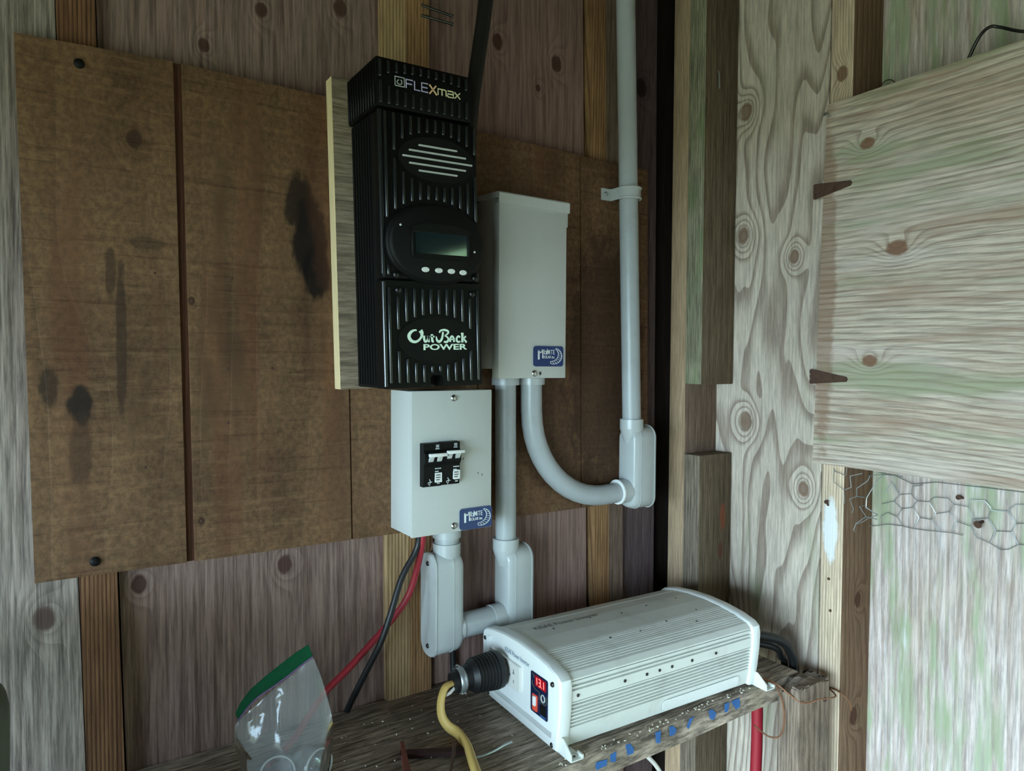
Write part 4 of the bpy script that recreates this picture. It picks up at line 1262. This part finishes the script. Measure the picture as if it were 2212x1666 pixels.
tube(rp, smooth_path([(0.985, 0.720, 0.9535), (0.986, 0.719, 0.920), (0.988, 0.720, 0.850), (0.986, 0.722, 0.700), (0.985, 0.722, 0.400)], 5), 0.0095, 14)
tag(obj('red_battery_cable', rp, M['red_ins']), 'thick red cable hanging below the right end of the shelf', 'cable')
wc = B()
tube(wc, smooth_path([(0.770, 0.80, 0.890), (0.795, 0.80, 0.868), (0.8124, 0.80, 0.8493), (0.830, 0.80, 0.8300), (0.845, 0.80, 0.805), (0.852, 0.80, 0.76), (0.852, 0.80, 0.60)], 5), 0.0036, 8)
tag(obj('white_cable', wc, M['white_ins']), 'white cable showing under the shelf', 'cable')
gw = B()
tube(gw, smooth_path([(0.940, 0.690, 0.9945), (0.948, 0.680, 0.9935), (0.958, 0.663, 0.988), (0.972, 0.628, 0.969), (1.000, 0.615, 0.972), (1.050, 0.618, 0.962), (1.0835, 0.650, 0.9540), (1.0820, 0.634, 0.9560), (1.0850, 0.6165, 0.9460), (1.0880, 0.6130, 0.9300)], 6), 0.0013, 8)
tag(obj('ground_wire', gw, M['copper']), 'copper ground wire running from inverter foot to the pale stud', 'wire')
gl = B()
tube(gl, smooth_path([(0.940, 0.690, 0.9940), (0.954, 0.667, 0.989), (0.962, 0.655, 0.962), (0.957, 0.648, 0.930), (0.948, 0.650, 0.912), (0.938, 0.660, 0.910), (0.925, 0.668, 0.920), (0.915, 0.672, 0.930)], 6), 0.0013, 8)
tag(obj('ground_wire', gl, M['copper']), 'copper ground wire looping down around the shelf end', 'wire')

# ------------------------------------------------------------------ zip bag with clear caps
BO, BE, BN = Vector((0.25, 0.81, SZ)), Vector((0.9507, -0.3102, 0.0)), Vector((-0.3102, -0.9507, 0.0))
bag = thing('zip_bag', 'clear plastic zip bag with green closure standing on the shelf', 'bag', BO)


def bpt(a, z, d=0.0):
    return BE * a + Vector((0, 0, z)) + BN * d


Lc = [(-0.050, 0.0008), (-0.0700, 0.018), (-0.0745, 0.040), (-0.0800, 0.062), (-0.0797, 0.083), (-0.0757, 0.0905)]
Rc = [(0.0240, 0.0008), (0.0290, 0.030), (0.0312, 0.0664), (0.0270, 0.094), (0.0180, 0.1290), (0.0080, 0.1566)]
NS, NT = 22, 26
rb = random.Random(11)
PL = smooth_path([(a, b, 0) for a, b in Lc], 6)
PR = smooth_path([(a, b, 0) for a, b in Rc], 6)
fm = B()
grid = {}
for side in (1, -1):
    for j in range(NT + 1):
        t = j / NT
        l, r_ = PL[min(len(PL) - 1, int(t * (len(PL) - 1)))], PR[min(len(PR) - 1, int(t * (len(PR) - 1)))]
        for i in range(NS + 1):
            s = i / NS
            bul = math.sin(math.pi * s) ** 0.7 * (0.026 * (1 - t) ** 0.8 + 0.004 * math.sin(math.pi * t))
            wr = 0.0045 * math.sin(9 * s + 5 * t + side) * math.sin(7 * t - 4 * s) * math.sin(math.pi * s) + rb.uniform(-0.0012, 0.0012) * math.sin(math.pi * s)
            sag = 0.010 * math.sin(math.pi * s) * t * (1 - t)
            grid[side, i, j] = fm.verts.new(bpt(l.x + (r_.x - l.x) * s, l.y + (r_.y - l.y) * s + sag, side * bul + wr))
    for j in range(NT):
        for i in range(NS):
            fm.faces.new((grid[side, i, j], grid[side, i + 1, j], grid[side, i + 1, j + 1], grid[side, i, j + 1]))
bmesh.ops.remove_doubles(fm, verts=fm.verts[:], dist=0.0003)
obj('film', fm, M['film'], bag, smooth=80)
ZL = [(-0.0757, 0.0907), (-0.0664, 0.1031), (-0.0554, 0.1144), (-0.0408, 0.1236), (-0.0236, 0.1343), (-0.0061, 0.1470), (0.0080, 0.1566)]
ZT_ = [(-0.0790, 0.0980), (-0.0740, 0.1090), (-0.0630, 0.1235), (-0.0476, 0.1363), (-0.0290, 0.1500), (-0.0110, 0.1625), (0.0030, 0.1704)]
zs = B()
for d in (0.0008, -0.0012):
    a = [zs.verts.new(bpt(x, z, d)) for x, z in ZL]
    b = [zs.verts.new(bpt(x, z, d - 0.002)) for x, z in ZT_]
    for k in range(len(a) - 1):
        zs.faces.new((a[k], a[k + 1], b[k + 1], b[k]))
zst = obj('zip_strip', zs, M['green_zip'], bag)
zst['label'] = 'green closure strip'
zr = B()
tube(zr, smooth_path([bpt(x, z, 0.0015) for x, z in ZL], 4), 0.0011, 6)
obj('zip_ridge', zr, M['purple_zip'], bag)
for a0, z0, dr, lab, r in ((0.0075, 0.0265, (0.35, -0.90, 0.10), 'clear plastic cup lying rim forward at the right inside the bag', 0.0195), (-0.0330, 0.0240, (-0.25, -0.9, 0.2), 'clear plastic cup tilted up at the left inside the bag', 0.0200)):
    d = Vector(dr).normalized()
    c = BO + bpt(a0, z0 - 0.004, -0.006)
    cu_ = B()
    prof_c = [(0.012, r), (0.010, r + 0.0014), (0.008, r), (-0.018, r * 0.93), (-0.022, r * 0.80), (-0.022, 0.0005)]
    tube(cu_, [c + d * x for x, rr_ in prof_c], [rr_ for x, rr_ in prof_c], 28, cap=False)
    prof_i = [(0.012, r), (0.0115, r * 0.88), (-0.017, r * 0.84), (-0.018, 0.0005)]
    tube(cu_, [c + d * x for x, rr_ in prof_i], [rr_ for x, rr_ in prof_i], 28, cap=False)
    for v in cu_.verts:
        v.co -= c
    pc = thing('plastic_cup', lab, 'plastic cup', c, group='clear cups in the bag')
    obj('wall', cu_, M['clear'], pc)
    x_, y_ = frame_to(d)
    rim_ = B()
    tube(rim_, [d * 0.0120 + (x_ * math.cos(t) + y_ * math.sin(t)) * (r - 0.0004) for t in [2 * math.pi * k / 32 for k in range(33)]], 0.0011, 8, cap=False)
    obj('rim', rim_, M['silver'], pc)

# ------------------------------------------------------------------ rusty clamp, wire scrap and crumbs on the shelf
rt = thing('rusty_clamp', 'rusty iron bar with crosswise pins lying at the shelf front', 'tool', (0.380, 0.790, SZ))
rbm = B()
prism(rbm, [(-0.008, 0.011), (0.075, -0.034), (0.074, -0.040), (0.045, -0.030), (-0.014, 0.000)], lambda x, y: (x, y + 0.008, 0.0005), lambda x, y: (x, y + 0.008, 0.006))
obj('bar', rbm, M['rust_dark'], rt)
tb_ = B()
prism(tb_, [(-0.003, 0.030), (0.002, 0.030), (-0.022, -0.045), (-0.036, -0.100), (-0.046, -0.100), (-0.032, -0.045)], lambda x, y: (x, y, 0.0005), lambda x, y: (x, y, 0.010))
obj('jaw', tb_, M['rust_red'], rt)
pn = B()
tube(pn, [(0.055, -0.010, 0.010), (0.044, -0.030, 0.009), (0.022, -0.060, 0.006), (0.008, -0.090, 0.004)], [0.0022, 0.0024, 0.0022, 0.0022], 8)
obj('pin', pn, M['rust'], rt)
ws_ = B()
tube(ws_, smooth_path([(0.448, 0.7440, 0.9930), (0.4580, 0.7425, 0.9930), (0.4750, 0.7420, 0.9945), (0.4900, 0.7435, 0.9960), (0.5040, 0.7460, 0.9950)], 4), 0.0018, 8)
tag(obj('wire_scrap', ws_, M['zinc']), 'short scrap of bright wire on the shelf beside the yellow cable', 'wire')
cr = B()
rs = random.Random(21)
for k in range(150):
    x = rs.uniform(0.28, 0.93)
    y = rs.uniform(0.675, 0.935) if x < 0.53 else rs.uniform(0.6705, 0.682)
    s = rs.uniform(0.0005, 0.0016) * (1.5 if k % 17 == 0 else 1)
    a = rs.uniform(0, 3.14)
    q = [Vector((math.cos(a + d) * s * f, math.sin(a + d) * s * f, 0)) for d, f in ((0, 1.4), (1.7, 0.7), (3.1, 1.2), (4.6, 0.6))]
    p = Vector((x, y, SZ + 0.0004))
    lo = [cr.verts.new(p + w) for w in q]
    hi = [cr.verts.new(p + w * 0.8 + Vector((0, 0, s * 0.7))) for w in q]
    cr.faces.new(hi)
    cr.faces.new(lo[::-1])
    for i in range(4):
        cr.faces.new((lo[i], lo[(i + 1) % 4], hi[(i + 1) % 4], hi[i]))
crumbs = tag(obj('crumbs', cr, M['chip'], smooth=0), 'pale crumbs and wood chips scattered on the shelf', 'debris')
crumbs['kind'] = 'stuff'

# ------------------------------------------------------------------ chicken wire and nails
MESH_A = [[(0.6413, 1.2221), (0.6264, 1.2232), (0.6021, 1.2309), (0.5802, 1.2326), (0.5614, 1.232), (0.54, 1.2338), (0.5208, 1.236), (0.5037, 1.2379), (0.4869, 1.2373)], [(0.5994, 1.3045), (0.5849, 1.2835), (0.5662, 1.2883), (0.5631, 1.3011), (0.5483, 1.3051)], [(0.5662, 1.2883), (0.5559, 1.2786), (0.5379, 1.28), (0.5292, 1.2892), (0.5081, 1.291), (0.5002, 1.2831)], [(0.5866, 1.2814), (0.5933, 1.2713), (0.6127, 1.2634)], [(0.5933, 1.2713), (0.5809, 1.261), (0.5639, 1.2658), (0.5567, 1.2776)], [(0.5809, 1.261), (0.5875, 1.2463), (0.5793, 1.2328)], [(0.5875, 1.2463), (0.6035, 1.2505), (0.614, 1.2413), (0.6156, 1.2291)], [(0.5639, 1.2658), (0.5519, 1.2523), (0.5598, 1.2349)], [(0.5519, 1.2523), (0.5323, 1.2526), (0.5262, 1.2632), (0.5362, 1.2794)], [(0.5323, 1.2526), (0.5216, 1.2376)], [(0.5262, 1.2632), (0.506, 1.2703), (0.5009, 1.2822)], [(0.506, 1.2703), (0.4957, 1.2572), (0.5022, 1.2399)], [(0.4957, 1.2572), (0.4769, 1.2534), (0.4728, 1.265), (0.4806, 1.2824), (0.5002, 1.2831)], [(0.4806, 1.2824), (0.4794, 1.2934), (0.4591, 1.2952), (0.4518, 1.2876), (0.4502, 1.2822), (0.4294, 1.2844), (0.4203, 1.2963), (0.4044, 1.2984)], [(0.4728, 1.265), (0.4541, 1.2694), (0.4502, 1.2822)], [(0.4541, 1.2694), (0.4438, 1.2521), (0.4511, 1.2344)], [(0.4438, 1.2521), (0.4239, 1.2555), (0.4182, 1.2684), (0.4294, 1.2844)], [(0.4182, 1.2684), (0.4037, 1.2721)], [(0.4239, 1.2555), (0.4147, 1.2385)], [(0.4769, 1.2534), (0.4677, 1.2373), (0.4511, 1.2328), (0.4362, 1.2257), (0.4266, 1.2287), (0.4147, 1.2385), (0.4029, 1.2404)], [(0.6194, 1.3162), (0.5926, 1.3145), (0.5632, 1.3046), (0.5259, 1.3136), (0.4874, 1.3144), (0.451, 1.3151), (0.4049, 1.3161)]]
MESH_B = [[(0.6467, 1.3272), (0.6429, 1.3223), (0.6261, 1.3176), (0.6246, 1.3301)], [(0.6449, 1.3274), (0.6453, 1.3042), (0.6283, 1.2935), (0.6167, 1.2997), (0.6189, 1.3177), (0.5995, 1.3248)], [(0.6283, 1.2935), (0.6269, 1.2717)], [(0.5872, 1.3213), (0.5905, 1.314), (0.6077, 1.2994), (0.6074, 1.2864), (0.6189, 1.2801), (0.6123, 1.2655), (0.6139, 1.2582)], [(0.6074, 1.2864), (0.5951, 1.2867)], [(0.5637, 1.328), (0.5735, 1.3182), (0.5817, 1.3051), (0.5916, 1.2864), (0.5921, 1.2709), (0.573, 1.2625)], [(0.5939, 1.274), (0.6026, 1.2707), (0.5918, 1.2563), (0.5737, 1.2555)], [(0.5918, 1.2563), (0.6081, 1.2419), (0.6115, 1.2307), (0.6087, 1.2287)], [(0.573, 1.2625), (0.5891, 1.2543), (0.5959, 1.2478), (0.6081, 1.241)], [(0.589, 1.3219), (0.567, 1.3276), (0.5345, 1.3296)], [(0.5511, 1.3182), (0.563, 1.2988)]]
cwm = B()
for X, lines in ((1.166, MESH_A), (1.078, MESH_B)):
    for l in lines:
        tube(cwm, [(X - 0.002 * math.sin(40 * y), y, z) for y, z in l], 0.0007, 6)
tag(obj('chicken_wire', cwm, M['zinc']), 'torn strip of chicken wire hanging below the hatch board', 'wire mesh')


def nail(name, label, a, b, r=0.0014, head=0.0032, mat='rust', group=None):
    a, b = Vector(a), Vector(b)
    d = (b - a).normalized()
    n = B()
    tube(n, [a, b - d * 0.0008, b - d * 0.0008, b], [r, r, head, head], 10)
    return tag(obj(name, n, M[mat]), label, 'nail', group)


nail('nail', 'upper of two long nails poking out of the pale stud above the controller', (0.470, 0.9475, 2.0320), (0.5120, 0.925, 2.0180), 0.0018, 0.0030, 'dark_steel')
nail('nail', 'lower of two long nails poking out of the pale stud above the controller', (0.470, 0.9475, 2.0170), (0.5100, 0.923, 2.0050), 0.0018, 0.0030, 'dark_steel')
nail('nail', 'bent dark nail in the pale stud below the hatch', (1.0870, 0.6605, 1.262), (1.0780, 0.6590, 1.2690), 0.0020, 0.0036, 'rust')
nail('nail', 'rusty nail high on the algae stained plywood below the hatch', (1.176, 0.4925, 1.2930), (1.163, 0.4940, 1.2950), 0.0022, 0.0040, 'rust')
nail('nail', 'rusty nail inside a wire cell under the hatch', (1.176, 0.4640, 1.2620), (1.162, 0.4660, 1.2580), 0.0024, 0.0060, 'rust')
nail('nail', 'small nail in the pale stud beside the shelf', (1.0870, 0.6560, 1.138), (1.0850, 0.6560, 1.138), 0.0014, 0.0024, 'rust')
nail('nail', 'lower small nail in the pale stud beside the shelf', (1.0870, 0.6520, 1.085), (1.0850, 0.6520, 1.085), 0.0014, 0.0024, 'rust')
nail('nail', 'nail at the upper left corner of the hatch board', (1.069, 0.6600, 1.905), (1.0590, 0.6640, 1.9080), 0.0016, 0.0034, 'zinc')
nl = B()
tube(nl, [(1.0270, 0.8570, 2.036), (1.0275, 0.8545, 2.030), (1.0260, 0.8520, 2.002)], [0.0016, 0.0017, 0.0012], 8)
tag(obj('nail', nl, M['zinc']), 'bright bent nail hanging on the upper weathered stud', 'nail')
hw = B()
tube(hw, smooth_path([(1.0900, 0.4690, 1.9260), (1.0850, 0.4510, 1.9560), (1.0900, 0.4400, 1.9680), (1.0950, 0.4290, 1.9650), (1.0950, 0.4000, 1.9480), (1.10, 0.37, 1.945)], 6), 0.0022, 8)
tag(obj('bent_wire', hw, M['dark_steel'], smooth=60), 'dark bent wire hooked over the top of the hatch board', 'wire')
lw = B()
tube(lw, [(1.1600 - 0.004 * math.sin(t), 0.6150 + 0.0145 * math.cos(t) * 1.0, 1.950 + 0.0190 * math.sin(t)) for t in [math.radians(d) for d in range(-150, 151, 15)]], 0.0008, 6)
tag(obj('wire_loop', lw, M['rust']), 'thin rusty wire loop above the hatch beside the brown stud', 'wire')

# grey-green tub whose rounded rim edges into the frame at the lower left
tubm = B()
prof_t = [(0.99, 0.105), (0.995, 0.112), (1.15, 0.118), (1.213, 0.119), (1.225, 0.117), (1.230, 0.112), (1.230, 0.0005)]
tube(tubm, [(-0.149, 0.685, z) for z, r in prof_t], [r for z, r in prof_t], 48)
tag(obj('plastic_tub', tubm, M['olive'], smooth=50), 'rounded grey-green plastic tub at the left end of the shelf', 'tub')

# unseen foliage added outside the right opening: mirrored by the screen, blocks sky light
hd = B()
bmesh.ops.create_icosphere(hd, subdivisions=5, radius=1.0)
rs = random.Random(31)
for v in hd.verts:
    c = v.co
    k = 1 + 0.05 * math.sin(9 * c.x + 4 * c.z) + 0.05 * math.sin(13 * c.y + 7 * c.z) + rs.uniform(-0.05, 0.05)
    v.co = Vector((3.6 + c.x * 1.0 * k, -2.6 + c.y * 3.4 * k, 1.55 + c.z * 1.75 * k))
tag(obj('added_hedge', hd, M['leaves'], smooth=0), 'unseen green foliage added outside the shed, mirrored in the controller screen', 'added_hedge')
